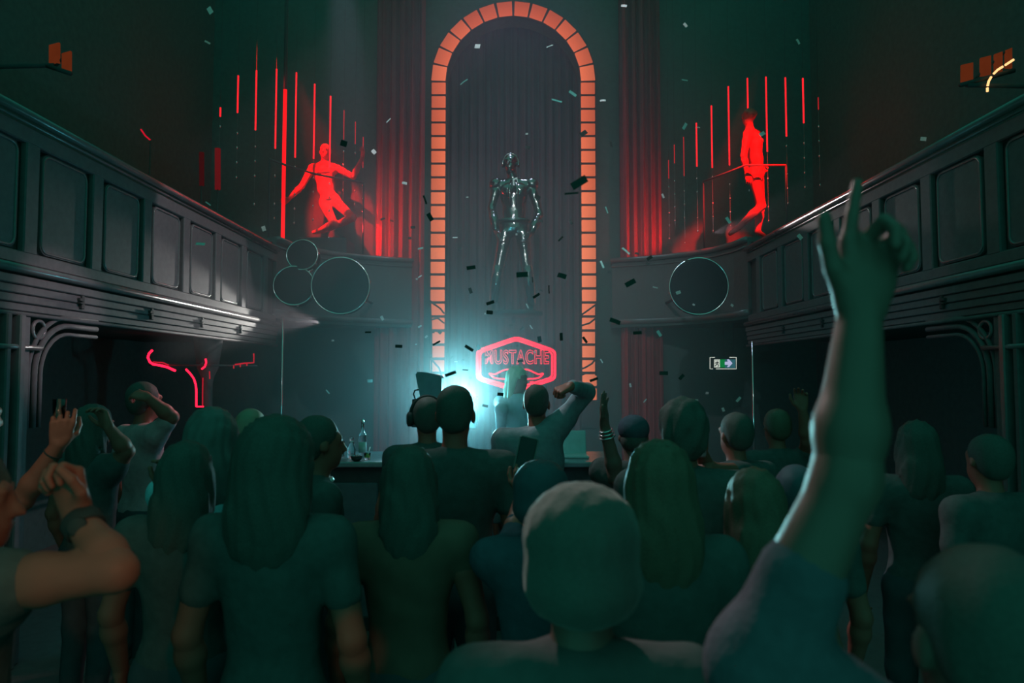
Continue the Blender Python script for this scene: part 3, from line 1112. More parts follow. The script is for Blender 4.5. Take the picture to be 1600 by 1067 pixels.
# dancer pole
pp = at(442, 352, 10.0)
e = empty('dance_pole', (pp.x, 10.0, 3.72), 'thick red lit pole gripped by the crouching dancer', 'pole')
MB().tube([(0, 0, .02), (0, 0, at(448, 140, 10.0).z - 3.72)], .027, 12).build('pole', E_pole, e, True)  # red light falling on the pole is put in as its own glow
MB().tube([(0, 0, at(448, 140, 10.0).z - 3.72), (0, 0, 6.2)], .027, 12).build('pole_top', M_black, e, True)
MB().lathe([(.16, 0), (.16, .012), (.04, .03)], n=20).build('base', M_chrome, e, True)

# gallery hand rails
for sgn, pts, lab in ((-1, [(-3.35, 9.3, 4.83), (-3.2, 9.6, 4.83), (-2.92, 10.0, 4.83), (-2.62, 10.25, 4.83), (-2.3, 10.45, 4.83)], 'dark hand rail in front of the crouching dancer'),
                      (1, [(3.75, 9.22, 4.72), (3.2, 9.22, 4.72), (3.04, 9.6, 4.72), (2.84, 10.0, 4.72)], 'dark hand rail in front of the standing red dancer')):
    e = empty('gallery_rail', (pts[0][0], pts[0][1], 3.72), lab, 'rail')
    MB().tube([local(e, p) for p in pts], .016, 8).build('rail_bar', mat('rail_paint', (.16, .09, .09), .5, .2), e, True)
    for p in (pts[0], pts[-1]):
        q_ = local(e, p)
        MB().tube([(q_.x, q_.y, 0), q_], .012, 8).build('rail_post', M_black, e, True)

# ------------------------------------------------------------------ round dark drums with bright rims on the galleries
for (px, py, rpx, Y, ax, lab) in ((532, 446, 45.5, 8.75, (.10, -1, .05), 'largest round dark drum with a bright rim hung on the corner gallery'),
                                  (472, 398, 24.5, 8.95, (.05, -1, .1), 'small round dark drum topmost of three drums on the gallery'),
                                  (459, 446, 31.5, 8.9, (.15, -1, .1), 'round dark drum with pale rim below the small topmost drum'),
                                  (1092, 447, 45.5, 8.75, (-.16, -1, .03), 'round dark drum with thin rim hung below the standing dancer')):
    c = at(px, py, Y)
    r_ = rpx / FPX * Y
    axv = Vector(ax).normalized()
    e = empty('drum', c, lab, 'drum', 'drums on the galleries')
    MB().lathe([(r_ * .80, -.24), (r_ * .96, -.20), (r_ * .985, -.02), (r_ * .97, 0.0), (r_ * .9, .008), (r_ * .45, .022), (.01, .028)], n=48, axis=axv).build('shell', M_drum, e, True)
    u = axv.orthogonal().normalized()
    w = axv.cross(u)
    MB().tube([(u * math.cos(a) + w * math.sin(a)) * r_ * .985 for a in [2 * PI * i / 56 for i in range(56)]], .010, 8, True).build('rim', M_chrome, e, True)
    for k in range(8):
        a = 2 * PI * k / 8 + .2
        q_ = (u * math.cos(a) + w * math.sin(a)) * r_ * .99
        MB().box(q_ - axv * .06, (.02, .06, .02), .004).build('lug', M_chrome, e)
    lipx = [1.62, 2.0, 2.38, 2.72, 2.98, 3.14, 3.2]
    lipy = [10.98, 10.82, 10.62, 10.35, 10.0, 9.6, 9.2]
    yl = float(np.interp(abs(c.x), lipx, lipy)) + .02
    MB().tube([-axv * .22, Vector((0, yl - c.y, -.02))], .022, 8).build('bracket_arm', M_black, e, True)

# small lamp clusters between drums
for (px, py, Y, lab) in ((478, 430, 9.0, 'small silver clamp between the three drums'),):
    e = empty('clamp', at(px, py, Y), lab, 'clamp')
    MB().tube([(-.05, 0, .0), (0, 0, .03), (.09, .0, .08)], .012, 8).build('clamp_arm', M_chrome, e, True)
    MB().box((.0, 0, .03), (.06, .05, .05), .01).build('clamp_body', M_chrome, e)
    MB().tube([(0, 0, .03), (.0, .9, .0)], .012, 8).build('bracket_arm', M_black, e, True)

# ------------------------------------------------------------------ emergency exit sign
ex = at(1129.5, 567.5, 10.1)
e = empty('exit_sign', ex, 'green emergency exit sign with running figure and arrow under the balcony', 'sign')


def exl(x, y, dy=0.0):
    return local(e, at(x, y, 10.1)) + Vector((0, dy, 0))


def expoly(name, pts, m, dy, th=.004):
    MB().prism([exl(x, y, dy) for x, y in pts], (0, th, 0)).build(name, m, e)


expoly('backplate', [(1110, 559), (1150, 559), (1150, 576), (1110, 576)], M_black, .01, .03)
expoly('symbol_field', [(1116, 561.5), (1125, 561.5), (1125, 574), (1116, 574)], E_exitwhite, .0)
expoly('green_field', [(1125, 561.5), (1133, 561.5), (1133, 574), (1125, 574)], E_green, .0)
expoly('blue_field', [(1133, 561.5), (1149, 561.5), (1149, 575), (1133, 575)], E_exitblue, .0)
expoly('arrow', [(1132.5, 565), (1137, 565), (1136, 561.5), (1139, 561.5), (1144.5, 567.5), (1139, 573.5), (1136, 573.5), (1138, 570), (1132.5, 570)], E_exitarrow, -.006)
run = mat('exit_figure', (.04, .03, .03), .8)
mb = MB()
for pts, r in (([(1121, 563.2), (1121.01, 563.5)], .007), ([(1121, 565), (1120, 568.5)], .009), ([(1120, 568.5), (1122.5, 570), (1122, 573)], .006), ([(1120, 568.5), (1118.5, 570.5), (1117, 572)], .006),
               ([(1121, 565.5), (1123.5, 567.5)], .005), ([(1121, 565.5), (1118, 566.5), (1117.3, 568)], .005)):
    mb.tube([exl(x, y, -.006) for x, y in pts], r, 6)
mb.build('running_figure', run, e, True)
for pts in ([(1117, 558.3), (1109.5, 558.3), (1109.5, 576.3), (1114, 576.3)], [(1140, 558.3), (1150.5, 558.3), (1150.5, 576.3), (1119, 576.3)]):
    MB().tube([exl(x, y, .0) for x, y in pts], .006, 6).build('edge_trim', E_exitwhite, e, True)
for x in (1132, 1147):
    MB().tube([exl(x, 559, .02), exl(x, 559, .02) * 1 + Vector((0, 0, 2.64 - exl(x, 559).z - ex.z))], .006, 6).build('hanger', M_black, e, True)

# ------------------------------------------------------------------ wall lanterns with amber panes high on the side walls
for sgn, Y, panes, fil, lab in (
        (1, 5.9, [(1512, 115, 9), (1541, 104, 8), (1561, 98, 6), (1577, 92, 5)],
         [[(1543, 143), (1543, 137)], [(1543.5, 134), (1545, 127), (1549, 120)], [(1553, 115), (1559, 109), (1567, 104)], [(1571, 101.5), (1584, 93)]],
         'arched warm filament lantern high on the wall above the raised arm'),
        (-1, 5.9, [(84, 84, 8), (103, 97, 7)], [], 'faint amber lantern high on the dark wall opposite the filament lantern')):
    q = at(1545 if sgn > 0 else 93, 140 if sgn > 0 else 110, Y)
    e = empty('wall_lantern', q, lab, 'lantern')
    for (x, y, w) in panes:
        MB().prism([local(e, at(x - w, y - 14, Y)), local(e, at(x + w, y - 18, Y)), local(e, at(x + w, y + 14, Y)), local(e, at(x - w, y + 14, Y))], (0, .02, 0)).build('amber_pane', E_amber, e)
    for ln in fil:
        MB().tube([local(e, at(x, y, Y - .06)) for x, y in ln], .010, 8).build('filament', E_warm, e, True)
    c0, c1 = panes[0], panes[-1]
    MB().tube([local(e, at(c0[0] - 12, c0[1] + 18, Y)), local(e, at(c1[0] + 8, c1[1] + 18, Y))], .02, 8).build('lantern_rail', M_black, e, True)
    MB().tube([local(e, at(c0[0], c0[1] + 18, Y)), Vector((sgn * 5.02 - q.x, 0, .02))], .02, 8).build('wall_arm', M_black, e, True)
    MB().tube([local(e, at(c0[0], c0[1] + 18, Y)) + Vector((0, .02, 0)), local(e, at(c1[0], c1[1] - 16, Y)) + Vector((0, .02, 0))], .012, 8).build('lantern_bar', M_black, e, True)
q = at(1549, 211, 5.9)
e = empty('wall_bulb', q, 'tiny warm glowing bulb below the filament lantern', 'lamp')
MB().box((0, 0, 0), (.035, .03, .05), .006).build('bulb', E_warm, e)
MB().tube([(0, 0, 0), (5.02 - q.x, .0, .0)], .010, 6).build('wall_arm', M_black, e, True)

# a red reflection and red-lit pillars, their light put in as glow
for i, (pts, r_, m_, lab) in enumerate(((([(220, 202), (227, 212), (235, 219)]), .010, E_red_soft, 'short bent red reflection drawn as a glow above the dark balcony'),
                                        (([(340, 232), (340, 296)]), .035, emitter('red_dim_column', (1, .02, .03), .10), 'dim red-lit pillar drawn glowing behind the balcony rail beside the first rods'),
                                        (([(315, 238), (315, 290)]), .030, emitter('red_dimmer_column', (1, .03, .04), .035), 'faintest red-lit pillar drawn glowing behind the balcony rail'))):
    Y = 8.6
    b0 = at(*pts[-1], Y)
    e = empty('painted_glow', b0, lab, 'light')
    MB().tube([local(e, at(x, y, Y)) for x, y in pts], r_, 10).build('strip', m_, e, True)
    MB().tube([(0, 0, 0), (0, 0, 2.52 - b0.z)], .010, 6).build('strip_holder', M_black, e, True)

# ------------------------------------------------------------------ bar counter and booth
YC = 5.0
z_top = at(560, 722, YC).z
xl, xr = at(497, 722, YC).x, at(975, 722, YC).x
booth = empty('dj_booth', ((xl + xr) / 2, YC, 0), 'long dark bar counter and booth in front of the arch', 'counter')
W = xr - xl
MB().box((0, .35, z_top - .02), (W, .70, .04), .008).build('worktop', mat('worktop_gloss', (.22, .23, .25), .25, .5), booth)
MB().box((0, .38, (z_top - .04) / 2), (W - .06, .60, z_top - .04), .01).build('carcass', M_black, booth)
n = 5
for k in range(n):
    MB().box((-W / 2 + (k + .5) * W / n, .07, (z_top - .1) / 2), (W / n - .04, .03, z_top - .22), .01).build('front_panel', mat('booth_panel', (.13, .14, .16), .45, .3), booth)
MB().box((0, .06, .05), (W - .04, .04, .10), .005).build('plinth', M_rubber, booth)


def bottle(px, base, top, rpx, lab, name='bottle', kind='vodka', Y=None):
    Y = Y or YC + .2
    q = at(px, base, Y)
    q.z = z_top
    h = (at(px, top, Y).z - z_top)
    r = rpx / FPX * Y
    e = empty(name, q, lab, 'bottle' if name == 'bottle' else 'glass')
    if kind == 'vodka':
        bb = MB().lathe([(r * .9, 0), (r, .01), (r, h * .55), (r * .9, h * .62), (r * .42, h * .70), (r * .36, h * .92)], n=20).build('bottle_body', M_glass, e, True)
        MB().lathe([(r * .42, h * .90), (r * .42, h * .96), (r * .25, h)], n=14).build('pourer', M_chrome, e, True)
        MB().lathe([(r * 1.01, h * .16), (r * 1.02, h * .42)], n=20).build('bottle_label', mat('pale_label', (.55, .56, .55), .6), bb, True)
    elif kind == 'carafe':
        MB().lathe([(r * .8, 0), (r, .02), (r, h * .45), (r * .6, h * .62), (r * .65, h * .75)], n=18).build('carafe_body', M_glass, e, True)
        MB().lathe([(r * .25, h * .74), (r * .55, h * .86), (r * .45, h * .96), (r * .1, h)], n=14).build('stopper', M_glass, e, True)
    else:
        MB().lathe([(r * .78, 0), (r * .8, .012), (r, h), (r * .93, h), (r * .72, .02)], n=18).build('tumbler', M_glass, e, True)
        if kind == 'lemon':
            MB().lathe([(r * .7, .02), (r * .8, h * .4), (r * .1, h * .42)], n=14).build('lemon_wedge', M_lemon, e, True)
            MB().tube([(0, 0, .02), (r * .7, 0, h * 1.9)], .004, 6).build('straw', M_white, e, True)
    return e


bottle(566, 722, 655, 6.0, 'tall clear bottle with pourer standing on the bar counter')
bottle(549, 722, 682, 6.5, 'squat glass carafe with stopper beside the tall clear bottle', kind='carafe')
bottle(523, 722, 688, 5.5, 'tall empty tumbler at the end of the bar counter', 'drinking_glass', 'tumbler')
bottle(534, 722, 689, 4.5, 'narrow tumbler between the end tumbler and the carafe', 'drinking_glass', 'tumbler', YC + .32)
bottle(574, 722, 708, 5.5, 'short glass with lemon wedge and straw by the tall bottle', 'drinking_glass', 'lemon', YC + .12)
q = at(557, 722, YC + .06)
e = empty('ice_bowl', (q.x, q.y, z_top), 'small dark bowl in front of the tall clear bottle', 'bowl')
MB().lathe([(.02, 0), (.035, .01), (.045, .035), (.04, .035), (.03, .014)], n=18).build('bowl', M_rubber, e, True)
mb = MB()
for k in range(5):
    mb.box((.018 * math.cos(k * 1.3), .018 * math.sin(k * 1.3), .035), (.018, .018, .018), .003)
mb.build('ice_cubes', M_glass, e)

# monitor speaker on a stand behind the booth
q = at(668, 668, 5.35)
e = empty('monitor_speaker', (q.x, q.y, z_top), 'grey tapered monitor speaker on a stand beside the cyan lamp', 'speaker')


def mpx(x, y, dy=0.0):
    return local(e, at(x, y, 5.35)) + Vector((0, dy, 0))


M_monitor = mat('monitor_shell', (.20, .25, .30), .6, .2)
MB().prism([mpx(x, y) for x, y in ((649, 585), (652, 581), (659, 581), (687, 587), (690, 591), (689, 642), (663, 648), (656, 618))], (0, .22, 0)).build('cabinet', M_monitor, e)
MB().tube([mpx(654, 609, .05), mpx(647, 610, .05), (mpx(644.5, 616, .05)), mpx(648, 625, .05), mpx(657, 626, .05)], .006, 8).build('carry_handle', M_rubber, e, True)
MB().prism([mpx(x, y, .02) for x, y in ((643.5, 624), (656, 624), (655, 668), (642.5, 668))], (0, .10, 0)).build('stand_box', M_rubber, e)
MB().prism([mpx(x, y, .03) for x, y in ((666, 646), (674, 646), (674, 672), (666, 672))], (0, .06, 0)).build('stand_neck', M_rubber, e)
MB().box((mpx(668, 660).x, .12, .01), (.26, .24, .02), .005).build('stand_foot', M_rubber, e)

# laptop on the booth
q = at(888, 722, 5.3)
e = empty('laptop', (q.x, q.y, z_top), 'open laptop with pale screen edge on the booth', 'laptop')
MB().box((0, 0, .01), (.30, .21, .018), .004).build('keyboard_base', mat('aluminium', (.5, .52, .54), .35, .5), e)
MB().box((0, .13, .10), (.30, .012, .19), .004, Matrix.Rotation(-.25, 3, 'X')).build('screen_lid', MATS['aluminium'], e)

# stage lamp behind the crowd
e = empty('stage_lamp', (BACK.x, BACK.y + .15, 0), 'bright cyan stage lamp behind the man in front of the booth', 'lamp')
zb = BACK.z
MB().lathe([(.20, 0), (.20, .03), (.03, .05), (.025, zb - .26)], n=18).build('stand', M_black, e, True)
MB().box((0, 0, zb - .22), (.26, .18, .08), .015).build('base_box', M_black, e)
for sx in (-1, 1):
    MB().box((sx * .125, 0, zb - .08), (.03, .08, .26), .01).build('yoke_arm', M_black, e)
lh = MB().lathe([(.06, -.16), (.095, -.12), (.10, .05), (.11, .08)], (0, 0, zb), 24, (0, -1, 0)).build('lamp_head', M_black, e, True)
MB().lathe([(.085, .082), (.05, .10), (.01, .106)], (0, 0, zb), 24, (0, -1, 0)).build('lens', E_lens, lh, True)

# ------------------------------------------------------------------ haze
hz = MB().box((0, 8.4, 3.72), (6.2, 5.4, 7.4)).build('haze', None)
hm = bpy.data.materials.new('stage_haze')
hm.use_nodes = True
hm.node_tree.nodes.clear()
ho = hm.node_tree.nodes.new('ShaderNodeOutputMaterial')
hv = hm.node_tree.nodes.new('ShaderNodeVolumeScatter')
hv.inputs['Color'].default_value = (.95, .80, .95, 1)
hv.inputs['Density'].default_value = 0.035
hv.inputs['Anisotropy'].default_value = 0.25
hm.node_tree.links.new(hv.outputs[0], ho.inputs['Volume'])
hz.data.materials.append(hm)
hz['kind'] = 'stuff'
hz['label'] = 'thin smoky stage haze filling the hall'
hz['category'] = 'haze'

# denser smoke drifting round the stage lamp
pl = MB().box((0, 0, 0), (6.0, 2.8, 4.2)).build('smoke_plume', None, None, False, (BACK.x - .1, BACK.y + .25, 1.95))
pm = bpy.data.materials.new('lamp_smoke')
pm.use_nodes = True
nt = pm.node_tree
nt.nodes.clear()
po = nt.nodes.new('ShaderNodeOutputMaterial')
pv = nt.nodes.new('ShaderNodeVolumeScatter')
pv.inputs['Color'].default_value = (.95, .95, .98, 1)
pv.inputs['Anisotropy'].default_value = 0.2
tc = nt.nodes.new('ShaderNodeTexCoord')
mp = nt.nodes.new('ShaderNodeMapping')
mp.inputs['Scale'].default_value = (1 / 3.0, 1 / 1.4, 1 / 2.1)
gr = nt.nodes.new('ShaderNodeTexGradient')
gr.gradient_type = 'SPHERICAL'
pw = nt.nodes.new('ShaderNodeMath')
pw.operation = 'POWER'
pw.inputs[1].default_value = 0.8
nz = nt.nodes.new('ShaderNodeTexNoise')
nz.inputs['Scale'].default_value = 1.3
nz.inputs['Detail'].default_value = 2
mr = nt.nodes.new('ShaderNodeMapRange')
mr.inputs['To Min'].default_value = 0.14
mr.inputs['To Max'].default_value = 0.46
ml = nt.nodes.new('ShaderNodeMath')
ml.operation = 'MULTIPLY'
for a_, b_ in ((tc.outputs['Object'], mp.inputs['Vector']), (mp.outputs[0], gr.inputs['Vector']), (gr.outputs['Fac'], pw.inputs[0]), (tc.outputs['Object'], nz.inputs['Vector']),
               (nz.outputs['Fac'], mr.inputs['Value']), (pw.outputs[0], ml.inputs[0]), (mr.outputs[0], ml.inputs[1]), (ml.outputs[0], pv.inputs['Density']), (pv.outputs[0], po.inputs['Volume'])):
    nt.links.new(a_, b_)
pl.data.materials.append(pm)
pl['kind'] = 'stuff'
pl['label'] = 'denser cyan lit smoke drifting round the stage lamp'
pl['category'] = 'smoke'


# ================================================================== PEOPLE
def crowd(px, top, Y, facing=0.0, z0=0.0, sw=1.0, hat=.008):
    """Joints of a standing person whose crown is seen at pixel (px, top) when standing Y metres away."""
    p = at(px, top, Y)
    return stand(p.x, Y, p.z - z0 - hat, facing, z0, sw)


V3 = Vector
M_sleeve = mat('dark_sleeve', (.11, .10, .125), .9, bump=.4, scale=40)

# --- woman with full dark hair, near left
J = crowd(432, 652, 2.05, 4, hat=0.032)
person('person with full dark hair seen from behind, left of the bar bottles', J, 'bulky', M_hair, top_m=M_cloth, bottom_m=M_denim, vox=.013)
# --- man in profile with white collar
J = crowd(497, 651, 2.95, 62)
o = person('man in profile with short dark hair and pale collar beside the bar counter', J, 'short', M_hair, top_m=M_cloth, bottom_m=M_denim, vox=.013)
c = Vector(J['neck'])
MB().tube([V3((.075 * math.cos(a), .07 * math.sin(a), .012 * math.sin(a + 1))) + c + V3((0, 0, .012)) - J['root'] for a in [2 * PI * i / 24 for i in range(24)]], .011, 6, True).build('collar', M_white, o, True)
# --- man in front of the lamp
J = crowd(711, 603, 3.0, 2, 0, 1.12)
person('short haired man with lit red ears standing before the cyan lamp', J, 'crop', M_hair, skin=mat('skin_ears_redlit', (.42, .09, .07), .5, .2), top_m=M_cloth, bottom_m=M_denim, vox=.012, width=1.12)  # skin reddened to carry the red light on the ears
# --- person with headphones behind him
J = crowd(668, 622, 3.95, -12)
o = person('person wearing headphones behind the short haired man', J, 'short', M_hair, top_m=M_cloth, bottom_m=M_denim, vox=.014)
h = Vector(J['head']) - J['root']
MB().tube([h + J['r'] * (.098 * math.cos(a)) + V3((0, 0, .015 + .115 * math.sin(a))) for a in [PI * i / 16 for i in range(17)]], .010, 8).build('headband', M_rubber, o, True)
for sd in (-1, 1):
    q = MB().lathe([(.03, -.02), (.042, -.012), (.042, .012), (.026, .02)], h + J['r'] * (.098 * sd) + V3((0, 0, .0)), 20, tuple(J['r'] * sd)).build('ear_cup', M_white if sd > 0 else M_rubber, o, True)
# --- long haired woman with phone
J = crowd(640, 700, 2.35, -6)
ph = at(652, 812, 2.18)
person('long dark haired woman standing in front of the bar counter', J, 'long', M_hair, top_m=mat('rust_top', (.20, .10, .08), .9), bottom_m=M_denim, vox=.013, sleeve=.3)
# --- man with raised fist
J = crowd(838, 601, 4.4, 4, 0, 1.15)
J['elR'] = at(916, 612, 4.35)
J['shR'] = at(884, 652, 4.4)
J['wrR'] = at(893, 603, 4.15)
person('man in grey shirt seen from behind with one fist raised under the neon sign', J, 'crop', M_hair, top_m=M_cloth3, bottom_m=M_denim, sleeve=1.9, vox=.012, width=1.1,
       hands={'R': dict(f=V3((-.8, -.2, -.3)), n=V3((.1, .5, -1)), curls=(.85, .9, .9, .9), tc=.8)})
# --- blond performer behind the booth
J = crowd(808, 573, 5.95, 40, .32)
J['elL'] = at(783, 640, 5.8)
o = person('blond performer in pale grey top behind the booth below the neon sign', J, 'long', M_blond, top_m=mat('pale_grey_top', (.42, .46, .52), .8), bottom_m=M_denim, vox=.013, sleeve=1.6, group='performers', headdir=(.6, -.5, -.25))
hb = Vector(J['root'])
r_ = MB().box((0, 0, .16), (.72, .72, .32), .01).build('stage_riser', M_black, None, False, (hb.x + .08, hb.y + .17, 0))
tag(r_, 'low black riser behind the booth under the blond performer', 'riser')
# --- person filming with a phone
J = crowd(845, 719, 2.25, 0, hat=0.016)
J['elL'] = at(800, 850, 2.42)
J['wrL'] = at(815, 772, 2.62)
person('dark haired person holding up a phone in the middle of the crowd', J, 'dome', mat('blue_black_hair', (.07, .09, .115), .6, .1), top_m=M_cloth2, bottom_m=M_denim, sleeve=1.4, vox=.012,
       hands={'L': dict(f=V3((.10, .15, 1)), n=V3((.2, 1, 0)), thumb=1, curls=(.30, .5, .55, .6), tc=.3)})
pc = at(822, 709, 2.66)
e = empty('phone', pc, 'dark phone held up above the crowd in front of the booth', 'phone')
RT = Matrix.Rotation(.22, 3, 'Y') @ Matrix.Rotation(-.15, 3, 'X')
pbd = MB().box((0, 0, 0), (.068, .009, .125), .003, RT).build('phone_body', M_rubber, e)
MB().box(RT @ V3((0, -.005, 0)), (.060, .002, .112), .0008, RT).build('phone_screen', mat('dark_screen', (.05, .055, .06), .3, .1), pbd)
MB().tube([RT @ V3((x, .0, z)) for x, z in rounded_rect(0, 0, .070, .127, .008)], .0035, 6, True).build('phone_bezel', M_trim, e, True)
# --- nearest head with light rim
J = crowd(908, 757, 1.16, 0, hat=0.016)
person('person from behind whose big round dark head has a pale rim of light', J, 'dome', mat('dark_knit', (.11, .10, .095), .85, .15, bump=.1, scale=160, sheen=.2), skin=M_skin_dark, top_m=M_cloth, bottom_m=M_denim, vox=.010)
# --- capped person with raised hand
J = crowd(990, 650, 3.65, 0)
J['shL'] = J['shL'] + V3((.0, .0, .03))
J['elL'] = at(964, 748, 3.55)
J['wrL'] = at(944.5, 664, 3.5)
o = person('person in a cap with one open hand raised beside the neon sign', J, 'cap', M_hair, skin=M_skin_dark, top_m=M_cloth, bottom_m=M_denim, sleeve=.5, vox=.013,
           hands={'L': dict(f=V3((-.04, .0, 1)), n=V3((.9, -.4, 0)), thumb=-1, curls=(.04, .05, .06, .1), tc=.1, size=1.05)})
for k, t in enumerate((.10, .16, .22)):
    w0 = Vector(J['wrL']).lerp(J['elL'], t) - J['root']
    ax = (Vector(J['elL']) - J['wrL']).normalized()
    u = ax.orthogonal().normalized()
    v = ax.cross(u)
    MB().tube([w0 + (u * math.cos(a) + v * math.sin(a)) * (.033 + .003 * k) for a in [2 * PI * i / 18 for i in range(18)]], .0045, 6, True).build('bracelet', M_chrome, o, True)
# --- light haired person near right of centre
J = crowd(1030, 689, 1.9, -8, hat=0.014)
person('person with long brown hair catching orange light, behind the big round head', J, 'long', M_hair2, top_m=M_cloth, bottom_m=M_denim, vox=.012)
# --- shaggy man
J = crowd(1067, 621, 2.72, 6, 0, 1.1, hat=0.02)
person('tall man with shaggy curly hair left of the pink bottle', J, 'shaggy', M_hair, top_m=M_cloth, bottom_m=M_denim, vox=.012)
# --- dim crowd at the right
J = crowd(1150, 646, 3.6, -20)
J['elR'] = at(1104, 735, 3.25)
J['shL'] = Vector(J['shL'])
J['elL'] = at(1108, 742, 3.35)
J['wrL'] = at(1096, 704, 3.22)
person('dim person holding a bottle to the right of the shaggy haired man', J, 'short', M_hair, top_m=M_cloth, bottom_m=M_denim, vox=.014,
       hands={'L': dict(f=V3((-.2, -.2, 1)), n=V3((.3, 1, 0)), curls=(.6, .6, .65, .7), tc=.7)})
q = at(1094, 700, 3.17)
e = empty('beer_bottle', q, 'slim pinkish glinting bottle held up in the crowd', 'bottle')
MB().lathe([(.026, -.04), (.028, -.03), (.028, .05), (.022, .075), (.012, .10), (.011, .15)], n=18).build('bottle_body', mat('pink_bottle_glass', (.55, .22, .26), .12, .5), e, True)
MB().lathe([(.0125, .148), (.0135, .152), (.0135, .16), (.010, .165)], n=14).build('bottle_mouth', M_chrome, e, True)
J = crowd(1214, 640, 4.3, -10)
J['elR'] = at(1262, 690, 4.2)
J['wrR'] = at(1254, 640, 4.15)
person('far dim person with a raised hand at the right under the balcony', J, 'short', M_hair2, top_m=M_cloth, bottom_m=M_denim, sleeve=.5, vox=.015,
       hands={'R': dict(f=V3((-.1, 0, 1)), n=V3((-.3, -1, 0)), curls=(.3, .35, .4, .5))})
J = crowd(1243, 728, 2.55, 0)
person('short person with bluish dark hair left of the huge raised arm', J, 'short', mat('bluish_hair', (.075, .095, .12), .6, .1), top_m=M_cloth, bottom_m=M_denim, vox=.014)
J = crowd(1178, 735, 2.15, -5)
person('dim person in rust top low in the crowd at the right', J, 'long', M_hair2, top_m=mat('rust_top', (.20, .10, .08), .9), bottom_m=M_denim, vox=.014)
J = crowd(1432, 660, 3.3, 10)
person('barely lit person far right beyond the huge raised arm', J, 'long', M_hair, top_m=M_cloth, bottom_m=M_denim, vox=.016)
J = crowd(1545, 680, 2.9, -10)
person('barely lit short haired person at the right edge of the photo', J, 'short', M_hair, top_m=M_cloth, bottom_m=M_denim, vox=.016)

# --- person with the huge raised pointing arm
J = stand(.575, .84, 1.63, 0)
J['shL'] = at(1190, 1040, .86)
J['elL'] = at(1322, 748, .84)
J['wrL'] = at(1343, 492, .85)
person('person from behind raising a bare left arm and pointing up at the right', J, 'short', M_hair, skin=M_skin_dark, top_m=M_sleeve, bottom_m=M_denim, sleeve=.47, vox=.011,
       hands={'L': dict(f=V3((.20, .02, 1)), n=V3((.25, -1, 0)), thumb=-1, curls=(.02, .74, .82, .86), tc=.0, size=1.05, vox=.0045)})

# --- left: arm with fist and watch
J = stand(-1.21, 1.50, 1.68, 62)
J['root'] = V3((-1.21, 1.50, 0))
J['shR'] = at(2, 912, 1.36)
J['elR'] = at(181, 893, 1.38)
J['wrR'] = at(120, 806, 1.46)
o = person('person at the left edge with bent bare arm, black watch and clenched fist', J, 'long', M_hair, top_m=M_cloth, bottom_m=M_denim, sleeve=.1, vox=.011, headdir=(.9, .42, 0),
           hands={'R': dict(f=V3((-.28, .0, 1)), n=V3((-.35, -1, -.1)), thumb=1, curls=(.80, .82, .85, .90), tc=.6, size=1.04, vox=.0045)})
ax = (Vector(J['elR']) - J['wrR']).normalized()
w0 = Vector(J['wrR']) + ax * .03 - J['root']
u = ax.orthogonal().normalized()
v = ax.cross(u)
ws = MB().lathe([(.036, -.018), (.039, -.014), (.039, .014), (.037, .018)], w0, 26, tuple(ax)).build('watch_strap', M_rubber, o, True)
MB().lathe([(.019, 0), (.019, .008), (.016, .011)], w0 + V3((.3, -.95, .1)).normalized() * .036, 20, (.3, -.95, .1)).build('watch_case', M_rubber, ws, True)
# --- left: arm holding a glass
J = stand(-2.33, 2.95, 1.78, 20)
J['shR'] = at(-20, 800, 2.92)
J['elR'] = at(34, 782, 2.80)
J['wrR'] = at(92, 694, 2.78)
J['root'] = V3((-2.33, 2.95, 0))
o = person('person at the left edge raising a small glass with a bare forearm', J, 'short', M_hair, top_m=M_cloth, bottom_m=M_denim, sleeve=.5, vox=.013,
           hands={'R': dict(f=V3((.15, .0, 1)), n=V3((-.55, .75, 0)), thumb=None, curls=(.35, .55, .62, .68), tc=.5, vox=.005)})
ax = (Vector(J['elR']) - J['wrR']).normalized()
w0 = Vector(J['wrR']) + ax * .045 - J['root']
u = ax.orthogonal().normalized()
v = ax.cross(u)
MB().tube([w0 + (u * math.cos(a) + v * math.sin(a)) * .0335 for a in [2 * PI * i / 20 for i in range(20)]], .003, 6, True).build('bracelet', M_rubber, o, True)
q = at(92, 656, 2.80)
e = empty('shot_glass', q, 'small clear glass held up at the left edge', 'glass')
MB().lathe([(.020, -.03), (.021, -.02), (.026, .085), (.024, .085), (.019, -.015)], n=20).build('tumbler', M_glass, e, True)
# --- left middle people
J = crowd(330, 638, 3.0, -30, hat=0.032)
J['elL'] = at(262, 800, 2.75)
J['wrL'] = at(264, 772, 2.62)
person('dark haired person in pale blue shirt lit along one side, behind the full haired person', J, 'bulky', mat('frosted_hair', (.14, .13, .13), .5, .3), top_m=M_blue, bottom_m=M_denim, sleeve=.9, vox=.013,
       hands={'L': dict(f=V3((0, 0, 1)), n=V3((-.3, -1, 0)), curls=(.35, .4, .45, .5), tc=.3)})
J = crowd(392, 640, 3.9, 5)
person('far blond haired person between the neon pillar and the full haired person', J, 'short', mat('sandy_hair', (.34, .24, .18), .5, .2), top_m=M_cloth, bottom_m=M_denim, vox=.015)
J = crowd(292, 693, 2.4, 0)
person('short dark haired person low in the crowd under the neon pillar', J, 'long', M_hair, top_m=M_cloth, bottom_m=M_denim, vox=.014)
J = crowd(224, 598, 4.45, 35)
J['elR'] = at(268, 652, 4.3)
J['shR'] = Vector(J['shR']) + V3((0, 0, .03))
J['wrR'] = at(232, 622, 4.2)
person('person in pale pink shirt with bent arm held to the face under the balcony', J, 'short', M_hair, top_m=M_pink, bottom_m=M_denim, sleeve=.7, vox=.013,
       hands={'R': dict(f=V3((-1, .1, .3)), n=V3((0, .5, -1)), curls=(.5, .55, .6, .6))})
